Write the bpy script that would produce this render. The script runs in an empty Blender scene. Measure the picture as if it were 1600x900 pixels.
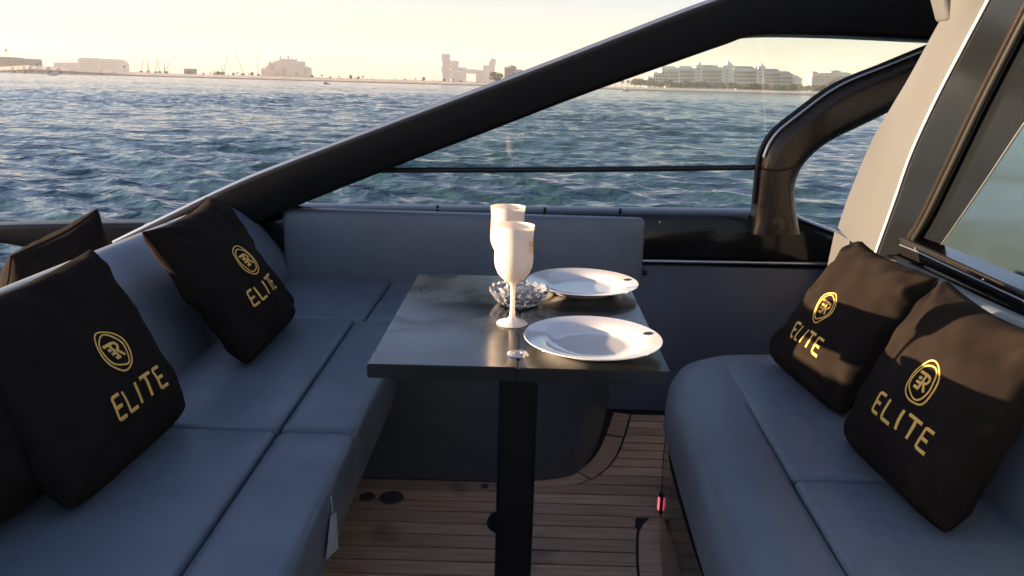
import bpy, bmesh, math, random
import numpy as np
from mathutils import Vector, Matrix, noise as mnoise

sc = bpy.context.scene
COL = sc.collection
rad = math.radians
PI = math.pi

# ------------------------------------------------------------------ camera
FPX, PITCH, ROLL, CZ = 1200.0, rad(14.9), rad(1.6), 1.175
_f = Vector((0, math.cos(PITCH), -math.sin(PITCH)))
_r0 = Vector((1, 0, 0)); _u0 = _r0.cross(_f)
_r = _r0 * math.cos(ROLL) + _u0 * math.sin(ROLL)
_u = _u0 * math.cos(ROLL) - _r0 * math.sin(ROLL)
CAM = Vector((0, 0, CZ))
cd = bpy.data.cameras.new('camera'); cam = bpy.data.objects.new('camera', cd); COL.objects.link(cam)
cd.sensor_width = 36.0; cd.lens = 36.0 * FPX / 1600.0
cd.clip_start = 0.02; cd.clip_end = 30000
m = Matrix((_r, _u, -_f)).transposed().to_4x4(); m.translation = CAM
cam.matrix_world = m
sc.camera = cam

def at(px, py, Y):
    """the point of the place at depth Y that stands at this spot of the survey picture"""
    d = _f + _r * ((px - 800) / FPX) - _u * ((py - 450) / FPX)
    return CAM + d * (Y / d.y)

# ------------------------------------------------------------------ light
SUN_EL, SUN_AZ = rad(6.0), rad(-90.0)          # azimuth clockwise from +Y
w = bpy.data.worlds.new('World'); sc.world = w; w.use_nodes = True
wn = w.node_tree
sky = wn.nodes.new('ShaderNodeTexSky'); sky.sky_type = 'NISHITA'; sky.sun_disc = False
sky.sun_elevation = SUN_EL; sky.sun_rotation = SUN_AZ
sky.air_density = 1.0; sky.dust_density = 1.2; sky.ozone_density = 2.8; sky.altitude = 0
tint = wn.nodes.new('ShaderNodeMix'); tint.data_type = 'RGBA'; tint.blend_type = 'MULTIPLY'     # dusty pink-white air
tint.inputs['Factor'].default_value = 1.0; tint.inputs['B'].default_value = (0.88, 0.785, 0.865, 1)
wn.links.new(sky.outputs[0], tint.inputs['A']); wn.links.new(tint.outputs['Result'], wn.nodes['Background'].inputs[0])
wn.nodes['Background'].inputs[1].default_value = 0.088
sd = bpy.data.lights.new('sun', 'SUN'); sd.energy = 5.0; sd.angle = rad(0.5); sd.color = (1.0, 0.74, 0.48)
sun = bpy.data.objects.new('sun', sd); COL.objects.link(sun)
sdir = Vector((math.sin(SUN_AZ) * math.cos(SUN_EL), math.cos(SUN_AZ) * math.cos(SUN_EL), math.sin(SUN_EL)))
sun.rotation_euler = sdir.to_track_quat('Z', 'Y').to_euler()
sun.location = sdir * 50

sc.view_settings.view_transform = 'Standard'; sc.view_settings.look = 'None'
sc.view_settings.exposure = 2.45; sc.view_settings.gamma = 1; sc.view_settings.use_curve_mapping = False
sc.render.engine = 'CYCLES'
cy = sc.cycles
cy.use_denoising = True; cy.denoiser = 'OPENIMAGEDENOISE'
cy.max_bounces = 8; cy.diffuse_bounces = 3; cy.glossy_bounces = 4; cy.transmission_bounces = 8
cy.transparent_max_bounces = 8; cy.volume_bounces = 1; cy.caustics_reflective = False; cy.caustics_refractive = False
cy.sample_clamp_indirect = 6.0

# ------------------------------------------------------------------ materials
def nmat(name):
    mt = bpy.data.materials.new(name); mt.use_nodes = True
    nt = mt.node_tree; b = nt.nodes['Principled BSDF']
    return mt, nt, b

def pmat(name, col, rough=0.5, metal=0.0, spec=0.5, coat=0.0, bump=0.0, bscale=200.0, var=0.0, vscale=8.0,
         rvar=0.0, sheen=0.0, col2=None, bdist=0.002, stretch=None, coatr=0.05, detail=4.0):
    mt, nt, b = nmat(name)
    b.inputs['Base Color'].default_value = (*col, 1)
    b.inputs['Roughness'].default_value = rough
    b.inputs['Metallic'].default_value = metal
    b.inputs['Specular IOR Level'].default_value = spec
    b.inputs['Coat Weight'].default_value = coat
    b.inputs['Coat Roughness'].default_value = coatr
    if sheen:
        b.inputs['Sheen Weight'].default_value = sheen
        b.inputs['Sheen Roughness'].default_value = 0.4
    tc = nt.nodes.new('ShaderNodeTexCoord')
    src = tc.outputs['Object']
    if stretch:
        mp = nt.nodes.new('ShaderNodeMapping'); mp.inputs['Scale'].default_value = stretch
        nt.links.new(src, mp.inputs[0]); src = mp.outputs[0]
    if var or rvar:
        n = nt.nodes.new('ShaderNodeTexNoise'); n.inputs['Scale'].default_value = vscale
        n.inputs['Detail'].default_value = 6; n.inputs['Roughness'].default_value = 0.65
        nt.links.new(src, n.inputs['Vector'])
        if var:
            mx = nt.nodes.new('ShaderNodeMix'); mx.data_type = 'RGBA'
            c2 = col2 or tuple(c * (1 - var) for c in col)
            mx.inputs['A'].default_value = (*col, 1); mx.inputs['B'].default_value = (*c2, 1)
            rp = nt.nodes.new('ShaderNodeMapRange')
            rp.inputs['From Min'].default_value = 0.35; rp.inputs['From Max'].default_value = 0.68
            nt.links.new(n.outputs['Fac'], rp.inputs['Value'])
            nt.links.new(rp.outputs['Result'], mx.inputs['Factor'])
            nt.links.new(mx.outputs['Result'], b.inputs['Base Color'])
        if rvar:
            rr = nt.nodes.new('ShaderNodeMapRange')
            rr.inputs['From Min'].default_value = 0.3; rr.inputs['From Max'].default_value = 0.7
            rr.inputs['To Min'].default_value = max(0.0, rough - rvar); rr.inputs['To Max'].default_value = rough + rvar
            nt.links.new(n.outputs['Fac'], rr.inputs['Value'])
            nt.links.new(rr.outputs['Result'], b.inputs['Roughness'])
    if bump:
        n2 = nt.nodes.new('ShaderNodeTexNoise'); n2.inputs['Scale'].default_value = bscale
        n2.inputs['Detail'].default_value = detail
        nt.links.new(src, n2.inputs['Vector'])
        bp = nt.nodes.new('ShaderNodeBump'); bp.inputs['Strength'].default_value = bump
        bp.inputs['Distance'].default_value = bdist
        nt.links.new(n2.outputs['Fac'], bp.inputs['Height'])
        nt.links.new(bp.outputs['Normal'], b.inputs['Normal'])
    return mt

M = {}
M['leather'] = pmat('leather', (0.158, 0.176, 0.196), 0.40, spec=0.5, bump=0.30, bscale=38, var=0.20, vscale=4, rvar=0.08, bdist=0.0035, detail=9)
M['leather_base'] = pmat('leather_base', (0.095, 0.097, 0.105), 0.32, spec=0.4, bump=0.2, bscale=420, var=0.25, vscale=3, rvar=0.1, bdist=0.0008)
M['panel'] = pmat('panel', (0.052, 0.054, 0.066), 0.38, spec=0.45, bump=0.12, bscale=300, var=0.18, vscale=4, rvar=0.08, bdist=0.0006)
M['cloth'] = pmat('cloth', (0.0195, 0.0145, 0.0115), 0.95, spec=0.04, bump=0.5, bscale=900, var=0.3, vscale=14, bdist=0.0008)
M['gold'] = pmat('gold', (0.90, 0.52, 0.11), 0.55, spec=0.4, bump=0.3, bscale=1500, var=0.12, vscale=60)
M['black_gloss'] = pmat('black_gloss', (0.008, 0.0075, 0.007), 0.13, spec=0.30, coat=0.08, rvar=0.04, vscale=5)
M['arch_black'] = pmat('arch_black', (0.007, 0.007, 0.0075), 0.38, spec=0.10, rvar=0.06, vscale=5)
M['black_satin'] = pmat('black_satin', (0.008, 0.008, 0.009), 0.36, spec=0.22, rvar=0.04, vscale=7)
M['bronze_black'] = pmat('bronze_black', (0.040, 0.029, 0.020), 0.27, metal=0.5, spec=0.5, coat=0.05, rvar=0.05, vscale=6, coatr=0.12)
M['rubber'] = pmat('rubber', (0.012, 0.012, 0.012), 0.45, spec=0.4)
M['silver'] = pmat('silver', (0.55, 0.55, 0.56), 0.30, metal=0.9)
M['chrome'] = pmat('chrome', (0.75, 0.75, 0.76), 0.10, metal=1.0)
M['pearl'] = pmat('pearl', (0.105, 0.106, 0.107), 0.36, spec=0.3, coat=0.12, coatr=0.25)
M['gunmetal'] = pmat('gunmetal', (0.008, 0.009, 0.010), 0.18, spec=0.32, coat=0.05, rvar=0.06, vscale=4)
M['white_plastic'] = pmat('white_plastic', (0.88, 0.84, 0.80), 0.30, spec=0.5, rvar=0.08, vscale=30)
M['white_plastic'].node_tree.nodes['Principled BSDF'].inputs['Subsurface Weight'].default_value = 0.35
M['white_plastic'].node_tree.nodes['Principled BSDF'].inputs['Subsurface Radius'].default_value = (0.02, 0.012, 0.008)
_nt = M['white_plastic'].node_tree; _b = _nt.nodes['Principled BSDF']; _t = _nt.nodes.new('ShaderNodeBsdfTranslucent'); _t.inputs[0].default_value = (.97, .90, .80, 1)
_m = _nt.nodes.new('ShaderNodeMixShader'); _m.inputs[0].default_value = .42
_nt.links.new(_b.outputs[0], _m.inputs[1]); _nt.links.new(_t.outputs[0], _m.inputs[2]); _nt.links.new(_m.outputs[0], _nt.nodes['Material Output'].inputs[0])
M['china'] = pmat('china', (0.76, 0.71, 0.65), 0.12, spec=0.5, coat=0.5, rvar=0.05, vscale=12)
M['ink'] = pmat('ink', (0.02, 0.015, 0.015), 0.5)
M['cap'] = pmat('cap', (0.085, 0.062, 0.05), 0.5, var=0.4, vscale=40)
M['tag'] = pmat('tag', (0.55, 0.55, 0.55), 0.6, var=0.2, vscale=60)
M['caulk'] = pmat('caulk', (0.010, 0.009, 0.009), 0.6)
M['red_lens'] = pmat('red_lens', (0.5, 0.02, 0.04), 0.2)

def glass_mat(name, tint, refl=0.10, base=0.04):
    mt, nt, b = nmat(name); nt.nodes.remove(b)
    out = nt.nodes['Material Output']
    tr = nt.nodes.new('ShaderNodeBsdfTransparent'); tr.inputs[0].default_value = (*tint, 1)
    gl = nt.nodes.new('ShaderNodeBsdfGlossy'); gl.inputs['Roughness'].default_value = 0.02
    fr = nt.nodes.new('ShaderNodeFresnel'); fr.inputs['IOR'].default_value = 1.45
    ad = nt.nodes.new('ShaderNodeMath'); ad.operation = 'MULTIPLY'; ad.inputs[1].default_value = refl / base
    nt.links.new(fr.outputs[0], ad.inputs[0]); ad.use_clamp = True
    mx = nt.nodes.new('ShaderNodeMixShader')
    nt.links.new(ad.outputs[0], mx.inputs[0]); nt.links.new(tr.outputs[0], mx.inputs[1]); nt.links.new(gl.outputs[0], mx.inputs[2])
    nt.links.new(mx.outputs[0], out.inputs[0])
    return mt
M['pane'] = glass_mat('window_glass', (0.90, 0.95, 0.94), 0.05)
M['cabin_glass'] = pmat('cabin_glass', (0.25, 0.38, 0.44), 0.10, metal=0.9, bump=0.01, bscale=3)
mt, nt, b = nmat('crystal')
b.inputs['Transmission Weight'].default_value = 1.0; b.inputs['IOR'].default_value = 1.52
b.inputs['Roughness'].default_value = 0.01; b.inputs['Base Color'].default_value = (0.97, 0.97, 0.98, 1)
_d = nt.nodes.new('ShaderNodeBsdfDiffuse'); _d.inputs[0].default_value = (.9, .9, .9, 1)
_m = nt.nodes.new('ShaderNodeMixShader'); _m.inputs[0].default_value = .14
nt.links.new(b.outputs[0], _m.inputs[1]); nt.links.new(_d.outputs[0], _m.inputs[2]); nt.links.new(_m.outputs[0], nt.nodes['Material Output'].inputs[0])
M['crystal'] = mt

# tabletop: black lacquer with wipe marks
def table_mat():
    mt, nt, b = nmat('black_lacquer')
    tc = nt.nodes.new('ShaderNodeTexCoord')
    b.inputs['Base Color'].default_value = (0.012, 0.014, 0.014, 1)
    b.inputs['Specular IOR Level'].default_value = 0.7
    b.inputs['Coat Weight'].default_value = 0.2; b.inputs['Coat Roughness'].default_value = 0.12
    n = nt.nodes.new('ShaderNodeTexNoise'); n.inputs['Scale'].default_value = 7; n.inputs['Detail'].default_value = 8
    n.inputs['Distortion'].default_value = 1.2
    nt.links.new(tc.outputs['Object'], n.inputs['Vector'])
    r = nt.nodes.new('ShaderNodeMapRange'); r.inputs['From Min'].default_value = 0.35; r.inputs['From Max'].default_value = 0.7
    r.inputs['To Min'].default_value = 0.14; r.inputs['To Max'].default_value = 0.34
    nt.links.new(n.outputs['Fac'], r.inputs['Value']); nt.links.new(r.outputs['Result'], b.inputs['Roughness'])
    # dark water marks
    v = nt.nodes.new('ShaderNodeTexNoise'); v.inputs['Scale'].default_value = 5.5; v.inputs['Detail'].default_value = 3
    nt.links.new(tc.outputs['Object'], v.inputs['Vector'])
    r2 = nt.nodes.new('ShaderNodeMapRange'); r2.inputs['From Min'].default_value = 0.66; r2.inputs['From Max'].default_value = 0.70
    r2.inputs['To Min'].default_value = 0.85; r2.inputs['To Max'].default_value = 0.25
    nt.links.new(v.outputs['Fac'], r2.inputs['Value']); nt.links.new(r2.outputs['Result'], b.inputs['Specular IOR Level'])
    return mt
M['lacquer'] = table_mat()

# teak: the grain runs along each plank, every plank a shade of its own
def teak_mat():
    mt, nt, b = nmat('teak')
    tc = nt.nodes.new('ShaderNodeTexCoord'); oi = nt.nodes.new('ShaderNodeObjectInfo')
    geo = nt.nodes.new('ShaderNodeNewGeometry')
    mp = nt.nodes.new('ShaderNodeMapping'); mp.inputs['Scale'].default_value = (6, 90, 30)
    nt.links.new(tc.outputs['Object'], mp.inputs[0])
    n = nt.nodes.new('ShaderNodeTexNoise'); n.inputs['Scale'].default_value = 1; n.inputs['Detail'].default_value = 6
    nt.links.new(mp.outputs[0], n.inputs['Vector'])
    cr = nt.nodes.new('ShaderNodeValToRGB')
    cr.color_ramp.elements[0].position = 0.3; cr.color_ramp.elements[0].color = (0.57, 0.30, 0.155, 1)
    cr.color_ramp.elements[1].position = 0.75; cr.color_ramp.elements[1].color = (0.82, 0.53, 0.33, 1)
    nt.links.new(n.outputs['Fac'], cr.inputs[0])
    hs = nt.nodes.new('ShaderNodeHueSaturation')
    mr = nt.nodes.new('ShaderNodeMapRange'); mr.inputs['To Min'].default_value = 0.78; mr.inputs['To Max'].default_value = 1.15
    nt.links.new(oi.outputs['Random'], mr.inputs['Value']); nt.links.new(mr.outputs['Result'], hs.inputs['Value'])
    nt.links.new(cr.outputs[0], hs.inputs['Color'])
    # damp stains
    sn = nt.nodes.new('ShaderNodeTexNoise'); sn.inputs['Scale'].default_value = 4.5; sn.inputs['Detail'].default_value = 3
    nt.links.new(geo.outputs['Position'], sn.inputs['Vector'])
    sr = nt.nodes.new('ShaderNodeMapRange'); sr.inputs['From Min'].default_value = 0.60; sr.inputs['From Max'].default_value = 0.68
    nt.links.new(sn.outputs['Fac'], sr.inputs['Value'])
    mx = nt.nodes.new('ShaderNodeMix'); mx.data_type = 'RGBA'; mx.inputs['B'].default_value = (0.075, 0.035, 0.02, 1)
    ml = nt.nodes.new('ShaderNodeMath'); ml.operation = 'MULTIPLY'; ml.inputs[1].default_value = 0.45
    nt.links.new(sr.outputs['Result'], ml.inputs[0]); nt.links.new(ml.outputs[0], mx.inputs['Factor'])
    nt.links.new(hs.outputs[0], mx.inputs['A']); nt.links.new(mx.outputs['Result'], b.inputs['Base Color'])
    b.inputs['Roughness'].default_value = 0.55
    bp = nt.nodes.new('ShaderNodeBump'); bp.inputs['Strength'].default_value = 0.3; bp.inputs['Distance'].default_value = 0.001
    nt.links.new(n.outputs['Fac'], bp.inputs['Height']); nt.links.new(bp.outputs[0], b.inputs['Normal'])
    return mt
M['teak'] = teak_mat()

# ------------------------------------------------------------------ helpers
def link(name, me, mat=None, parent=None, smooth=False):
    o = bpy.data.objects.new(name, me); COL.objects.link(o)
    if mat is not None and len(me.materials) == 0:
        me.materials.append(mat)
    if smooth:
        me.polygons.foreach_set('use_smooth', [True] * len(me.polygons))
    if parent is not None:
        o.parent = parent
        o.matrix_parent_inverse = Matrix.Translation(-parent.location) if parent.type == 'EMPTY' else Matrix.Identity(4)
    return o

def pyobj(name, v, f, mat, parent=None, smooth=False, autosmooth=None):
    me = bpy.data.meshes.new(name); me.from_pydata([tuple(p) for p in v], [], f); me.update()
    o = link(name, me, mat, parent, smooth)
    if autosmooth is not None:
        me.set_sharp_from_angle(angle=autosmooth)
    return o

def bmobj(name, bm, mat, parent=None, smooth=False, autosmooth=None):
    bmesh.ops.recalc_face_normals(bm, faces=bm.faces)
    me = bpy.data.meshes.new(name); bm.to_mesh(me); bm.free()
    o = link(name, me, mat, parent, smooth)
    if autosmooth is not None:
        me.set_sharp_from_angle(angle=autosmooth)
    return o

def tag(o, label=None, cat=None, group=None, kind=None):
    if label: o['label'] = label
    if cat: o['category'] = cat
    if group: o['group'] = group
    if kind: o['kind'] = kind
    return o

def empty(name, loc, label=None, cat=None, group=None):
    o = bpy.data.objects.new(name, None); COL.objects.link(o); o.location = loc
    o.empty_display_size = 0.1
    return tag(o, label, cat, group)

def bx(bm, x0, x1, y0, y1, z0, z1):
    vs = [bm.verts.new(p) for p in ((x0,y0,z0),(x1,y0,z0),(x1,y1,z0),(x0,y1,z0),(x0,y0,z1),(x1,y0,z1),(x1,y1,z1),(x0,y1,z1))]
    for f in ((0,3,2,1),(4,5,6,7),(0,1,5,4),(1,2,6,5),(2,3,7,6),(3,0,4,7)):
        bm.faces.new([vs[i] for i in f])

def boxobj(name, x0, x1, y0, y1, z0, z1, mat, parent=None, bev=0.0):
    bm = bmesh.new(); bx(bm, x0, x1, y0, y1, z0, z1)
    if bev:
        bmesh.ops.bevel(bm, geom=bm.edges[:], offset=bev, segments=2, affect='EDGES')
    return bmobj(name, bm, mat, parent)

def axis_samples(L, r, n):
    h = L / 2; r = min(r, h * 0.999)
    a = [-h + r * (1 - math.cos(t * PI / 2 / 5)) for t in range(5)]
    mid = [(-h + r) + (2 * (h - r)) * k / n for k in range(n + 1)]
    b2 = [-x for x in reversed(a)]
    return a + mid + b2

def rounded(size, r, n=(6, 6, 2), puff=0.0, warp=None):
    """rounded block as (verts, faces); warp maps local (x,y,z, u,v,w in 0..1) to the place"""
    ax = [axis_samples(size[k], r, n[k]) for k in range(3)]
    idx = {}; V = []; F = []
    def vert(i, j, k):
        key = (i, j, k)
        if key in idx: return idx[key]
        p = Vector((ax[0][i], ax[1][j], ax[2][k]))
        h = Vector(size) / 2
        q = Vector([max(-h[c] + r, min(h[c] - r, p[c])) if h[c] > r else 0.0 for c in range(3)])
        d = p - q
        if d.length > 1e-9:
            p = q + d.normalized() * r
        u, v, ww = (p.x / size[0] + .5, p.y / size[1] + .5, p.z / size[2] + .5)
        if puff:
            g = (1 - abs(2 * u - 1) ** 3) * (1 - abs(2 * v - 1) ** 3)
            p.z += puff * g * max(0, 2 * ww - 1)
        V.append(tuple(warp(p, u, v, ww)) if warp else tuple(p))
        idx[key] = len(V) - 1
        return idx[key]
    N = [len(a) for a in ax]
    for c in range(3):
        a, b_ = [(1, 2), (2, 0), (0, 1)][c]
        for side in (0, N[c] - 1):
            for i in range(N[a] - 1):
                for j in range(N[b_] - 1):
                    q = []
                    for (di, dj) in ((0, 0), (1, 0), (1, 1), (0, 1)):
                        t = [0, 0, 0]; t[c] = side; t[a] = i + di; t[b_] = j + dj
                        q.append(vert(*t))
                    F.append(q if side else q[::-1])
    return V, F

def bilin(c00, c10, c11, c01, u, v):
    return (Vector(c00) * (1 - u) + Vector(c10) * u) * (1 - v) + (Vector(c01) * (1 - u) + Vector(c11) * u) * v

def quad_cushion(name, c00, c10, c11, c01, z0, z1, r, puff, mat, parent, n=(8, 10, 2), wob=0.0015):
    """cushion over a four-cornered plan (xy corners), softly domed"""
    sx = (Vector(c10) - Vector(c00)).length; sy = (Vector(c01) - Vector(c00)).length
    def warp(p, u, v, ww):
        q = bilin((*c00, 0), (*c10, 0), (*c11, 0), (*c01, 0), u, v)
        z = (z0 + z1) / 2 + p.z
        z += wob * mnoise.noise(Vector((q.x * 7, q.y * 7, z * 3)))
        return (q.x, q.y, z)
    V, F = rounded((sx, sy, z1 - z0), r, n, puff, warp)
    return pyobj(name, V, F, mat, parent, smooth=True)

def lathe(profile, n=48, loc=(0, 0, 0), closed=False):
    V = []; F = []
    for (r, z) in profile:
        for k in range(n):
            a = 2 * PI * k / n
            V.append((loc[0] + r * math.cos(a), loc[1] + r * math.sin(a), loc[2] + z))
    for i in range(len(profile) - 1):
        for k in range(n):
            F.append((i * n + k, i * n + (k + 1) % n, (i + 1) * n + (k + 1) % n, (i + 1) * n + k))
    return V, F

def catmull(pts, per=8):
    P = [Vector(p) for p in pts]; out = []
    Q = [P[0] * 2 - P[1]] + P + [P[-1] * 2 - P[-2]]
    for i in range(1, len(Q) - 2):
        for k in range(per):
            t = k / per; a, b_, c, d = Q[i - 1], Q[i], Q[i + 1], Q[i + 2]
            out.append(0.5 * ((2 * b_) + (c - a) * t + (2 * a - 5 * b_ + 4 * c - d) * t * t + (3 * b_ - a - 3 * c + d) * t ** 3))
    out.append(P[-1]); return out

def resample(pts, n):
    d = [0.0]
    for a, b_ in zip(pts, pts[1:]): d.append(d[-1] + (b_ - a).length)
    out = []; j = 0
    for k in range(n):
        t = d[-1] * k / (n - 1)
        while j < len(d) - 2 and d[j + 1] < t: j += 1
        s = (t - d[j]) / max(1e-9, d[j + 1] - d[j])
        out.append(pts[j].lerp(pts[j + 1], min(1, max(0, s))))
    return out

def beam(name, A, B, thick, mat, parent, n=70, r=0.03, crown=0.0, seg=5, off=0.0):
    """a beam whose two visible edges run along the 3-D curves A and B; it is `thick` deep in Y, edges rounded"""
    a = resample(catmull(A), n); b_ = resample(catmull(B), n)
    V = []; F = []
    # rounded-rectangle section in (s across A->B, y)
    for i in range(n):
        p, q = a[i], b_[i]; L = (q - p).length; rr = min(r, L * .45, thick * .45)
        ex = (q - p).normalized()
        sec = []
        for (cx, cyy, a0) in ((L - rr, thick / 2 - rr, 0), (rr, thick / 2 - rr, 90), (rr, -thick / 2 + rr, 180), (L - rr, -thick / 2 + rr, 270)):
            for k in range(seg + 1):
                t = rad(a0 + 90 * k / seg); sec.append((cx + rr * math.cos(t), cyy + rr * math.sin(t)))
        # crown on the face towards the cockpit
        for (s, y) in sec:
            pt = p + ex * s
            V.append((pt.x, pt.y + y + off, pt.z))
    m_ = 4 * (seg + 1)
    for i in range(n - 1):
        for k in range(m_):
            F.append((i * m_ + k, i * m_ + (k + 1) % m_, (i + 1) * m_ + (k + 1) % m_, (i + 1) * m_ + k))
    F.append(tuple(range(m_ - 1, -1, -1))); F.append(tuple((n - 1) * m_ + k for k in range(m_)))
    o = pyobj(name, V, F, mat, parent, smooth=True)
    bm = bmesh.new(); bm.from_mesh(o.data); bmesh.ops.recalc_face_normals(bm, faces=bm.faces); bm.to_mesh(o.data); bm.free()
    o.data.set_sharp_from_angle(angle=rad(50))
    return o

def tube(name, pts, r, mat, parent, n=8, smooth_curve=True, per=6):
    P = catmull(pts, per) if smooth_curve and len(pts) > 2 else [Vector(p) for p in pts]
    V = []; F = []
    up = None
    for i, p in enumerate(P):
        t = (P[min(i + 1, len(P) - 1)] - P[max(i - 1, 0)]).normalized()
        if up is None:
            up = t.orthogonal().normalized()
        up = (up - t * up.dot(t)).normalized(); sd_ = t.cross(up)
        for k in range(n):
            a = 2 * PI * k / n
            V.append(p + up * (r * math.cos(a)) + sd_ * (r * math.sin(a)))
    for i in range(len(P) - 1):
        for k in range(n):
            F.append((i * n + k, i * n + (k + 1) % n, (i + 1) * n + (k + 1) % n, (i + 1) * n + k))
    F.append(tuple(range(n - 1, -1, -1))); F.append(tuple((len(P) - 1) * n + k for k in range(n)))
    return pyobj(name, V, F, mat, parent, smooth=True, autosmooth=rad(50))

def prism(name, poly, z0, z1, mat, parent=None, bev=0.0, seg=2, smooth=False):
    """upright prism over an xy polygon"""
    bm = bmesh.new()
    lo = [bm.verts.new((p[0], p[1], z0)) for p in poly]; hi = [bm.verts.new((p[0], p[1], z1)) for p in poly]
    n = len(poly)
    bm.faces.new(lo[::-1]); top = bm.faces.new(hi)
    for i in range(n): bm.faces.new((lo[i], lo[(i + 1) % n], hi[(i + 1) % n], hi[i]))
    if bev:
        bmesh.ops.bevel(bm, geom=[e for e in top.edges], offset=bev, segments=seg, affect='EDGES')
    return bmobj(name, bm, mat, parent, smooth=smooth, autosmooth=rad(40) if smooth else None)

SEA = -1.2
# ================================================================== SETTING: sea
def build_sea():
    rng = np.random.default_rng(7)
    fine = np.radians(np.linspace(-42, 42, 780))
    coarse = np.radians(np.linspace(44, 316, 70))[1:-1]
    az = np.concatenate([fine, coarse]); nA = len(az)
    rr = np.concatenate([[0.5, 2.0], np.geomspace(5.0, 5200.0, 900)]); nR = len(rr)
    R, A = np.meshgrid(rr, az, indexing='ij')
    X = R * np.sin(A); Y = R * np.cos(A)
    dr = np.gradient(rr)[:, None] * np.ones_like(A)
    da = np.abs(np.gradient(az))[None, :] * R
    sp = np.maximum(dr, da)
    Zz = np.zeros_like(X); DX = np.zeros_like(X); DY = np.zeros_like(X)
    nW = 110
    lam = np.geomspace(0.26, 7.0, nW)
    wind = math.radians(-160)      # waves travel towards the camera's left
    for i in range(nW):
        L = lam[i]; th = wind + rng.normal(0, 0.46 if L < 2 else 0.34)
        k = 2 * PI / L
        slope = 0.049 * (1.0 if L > 0.5 else L / 0.5) * (1.0 if L < 1.7 else (1.7 / L) ** 1.15)
        a = slope / k * rng.uniform(0.6, 1.3)
        ph = rng.uniform(0, 2 * PI)
        fade = np.clip((L / sp - 0.9) / 1.2, 0, 1)
        # gusts: patches of rougher and calmer water
        arg = k * (X * math.sin(th) + Y * math.cos(th)) + ph
        s_, c_ = np.sin(arg), np.cos(arg)
        Zz += fade * a * s_
        DX += fade * a * c_ * math.sin(th) * 1.1
        DY += fade * a * c_ * math.cos(th) * 1.1
    gust = 0.85 + 0.35 * np.sin(X * 0.11 + Y * 0.05 + 1.3) * np.sin(Y * 0.09 - X * 0.03) + 0.2 * np.sin(X * 0.031 - Y * 0.043)
    Zz *= gust
    V = np.stack([X + DX, Y + DY, SEA + Zz], -1).reshape(-1, 3)
    I = np.arange(nR * nA).reshape(nR, nA)
    a = I[:-1, :]; b_ = np.roll(I, -1, 1)[:-1, :]; c = np.roll(I, -1, 1)[1:, :]; d = I[1:, :]
    F = np.stack([a, d, c, b_], -1).reshape(-1, 4)
    me = bpy.data.meshes.new('sea')
    me.vertices.add(len(V)); me.vertices.foreach_set('co', V.ravel())
    me.loops.add(F.size); me.loops.foreach_set('vertex_index', F.ravel().astype(np.int32))
    me.polygons.add(len(F)); me.polygons.foreach_set('loop_start', np.arange(0, F.size, 4, dtype=np.int32))
    me.polygons.foreach_set('loop_total', np.full(len(F), 4, dtype=np.int32))
    me.update(calc_edges=True); me.validate()
    mt, nt, b = nmat('sea_water')
    b.inputs['Base Color'].default_value = (0.026, 0.062, 0.074, 1)
    b.inputs['IOR'].default_value = 1.333; b.inputs['Roughness'].default_value = 0.09
    tc = nt.nodes.new('ShaderNodeTexCoord')
    def nz(scale, det, st):
        mp = nt.nodes.new('ShaderNodeMapping'); mp.inputs['Scale'].default_value = st
        mp.inputs['Rotation'].default_value = (0, 0, rad(12))
        nt.links.new(tc.outputs['Object'], mp.inputs[0])
        n = nt.nodes.new('ShaderNodeTexNoise'); n.inputs['Scale'].default_value = scale; n.inputs['Detail'].default_value = det
        nt.links.new(mp.outputs[0], n.inputs['Vector']); return n
    n1 = nz(3.6, 6, (0.7, 1.0, 1.0)); n2 = nz(0.6, 5, (0.6, 1.0, 1.0))
    b1 = nt.nodes.new('ShaderNodeBump'); b1.inputs['Strength'].default_value = 0.8; b1.inputs['Distance'].default_value = 0.075
    b2 = nt.nodes.new('ShaderNodeBump'); b2.inputs['Strength'].default_value = 0.7; b2.inputs['Distance'].default_value = 0.7
    nt.links.new(n1.outputs['Fac'], b1.inputs['Height']); nt.links.new(n2.outputs['Fac'], b2.inputs['Height'])
    nt.links.new(b2.outputs[0], b1.inputs['Normal']); nt.links.new(b1.outputs[0], b.inputs['Normal'])
    o = link('sea', me, mt, None, True); tag(o, kind='structure')
    tag(o, 'choppy blue green sea reaching to the shore')
    return o
build_sea()

# ================================================================== SETTING: shores
M['sand'] = pmat('sand', (0.62, 0.50, 0.36), 0.9, var=0.25, vscale=0.08, bump=0.3, bscale=0.5, bdist=0.3)
M['rock'] = pmat('rock', (0.16, 0.135, 0.11), 0.9, var=0.5, vscale=0.4, bump=0.8, bscale=0.8, bdist=0.6)
M['leaf'] = pmat('leaf', (0.055, 0.075, 0.030), 0.7, var=0.5, vscale=0.5, spec=0.2)
M['leaf_dry'] = pmat('leaf_dry', (0.085, 0.085, 0.045), 0.7, var=0.5, vscale=0.5, spec=0.2)
M['bark'] = pmat('bark', (0.14, 0.10, 0.07), 0.9, var=0.4, vscale=2)
M['stone_pink'] = pmat('stone_pink', (0.46, 0.34, 0.29), 0.8, var=0.15, vscale=0.1)
M['stone_grey'] = pmat('stone_grey', (0.34, 0.32, 0.31), 0.8, var=0.15, vscale=0.1)
M['stone_cream'] = pmat('stone_cream', (0.72, 0.66, 0.57), 0.8, var=0.12, vscale=0.15)
M['stone_brown'] = pmat('stone_brown', (0.22, 0.18, 0.155), 0.8, var=0.2, vscale=0.1)
M['roof'] = pmat('roof', (0.34, 0.36, 0.36), 0.6, var=0.2, vscale=0.3)
M['dark_glass'] = pmat('dark_glass', (0.07, 0.085, 0.10), 0.2)
M['steel'] = pmat('steel', (0.16, 0.14, 0.13), 0.6)
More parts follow.
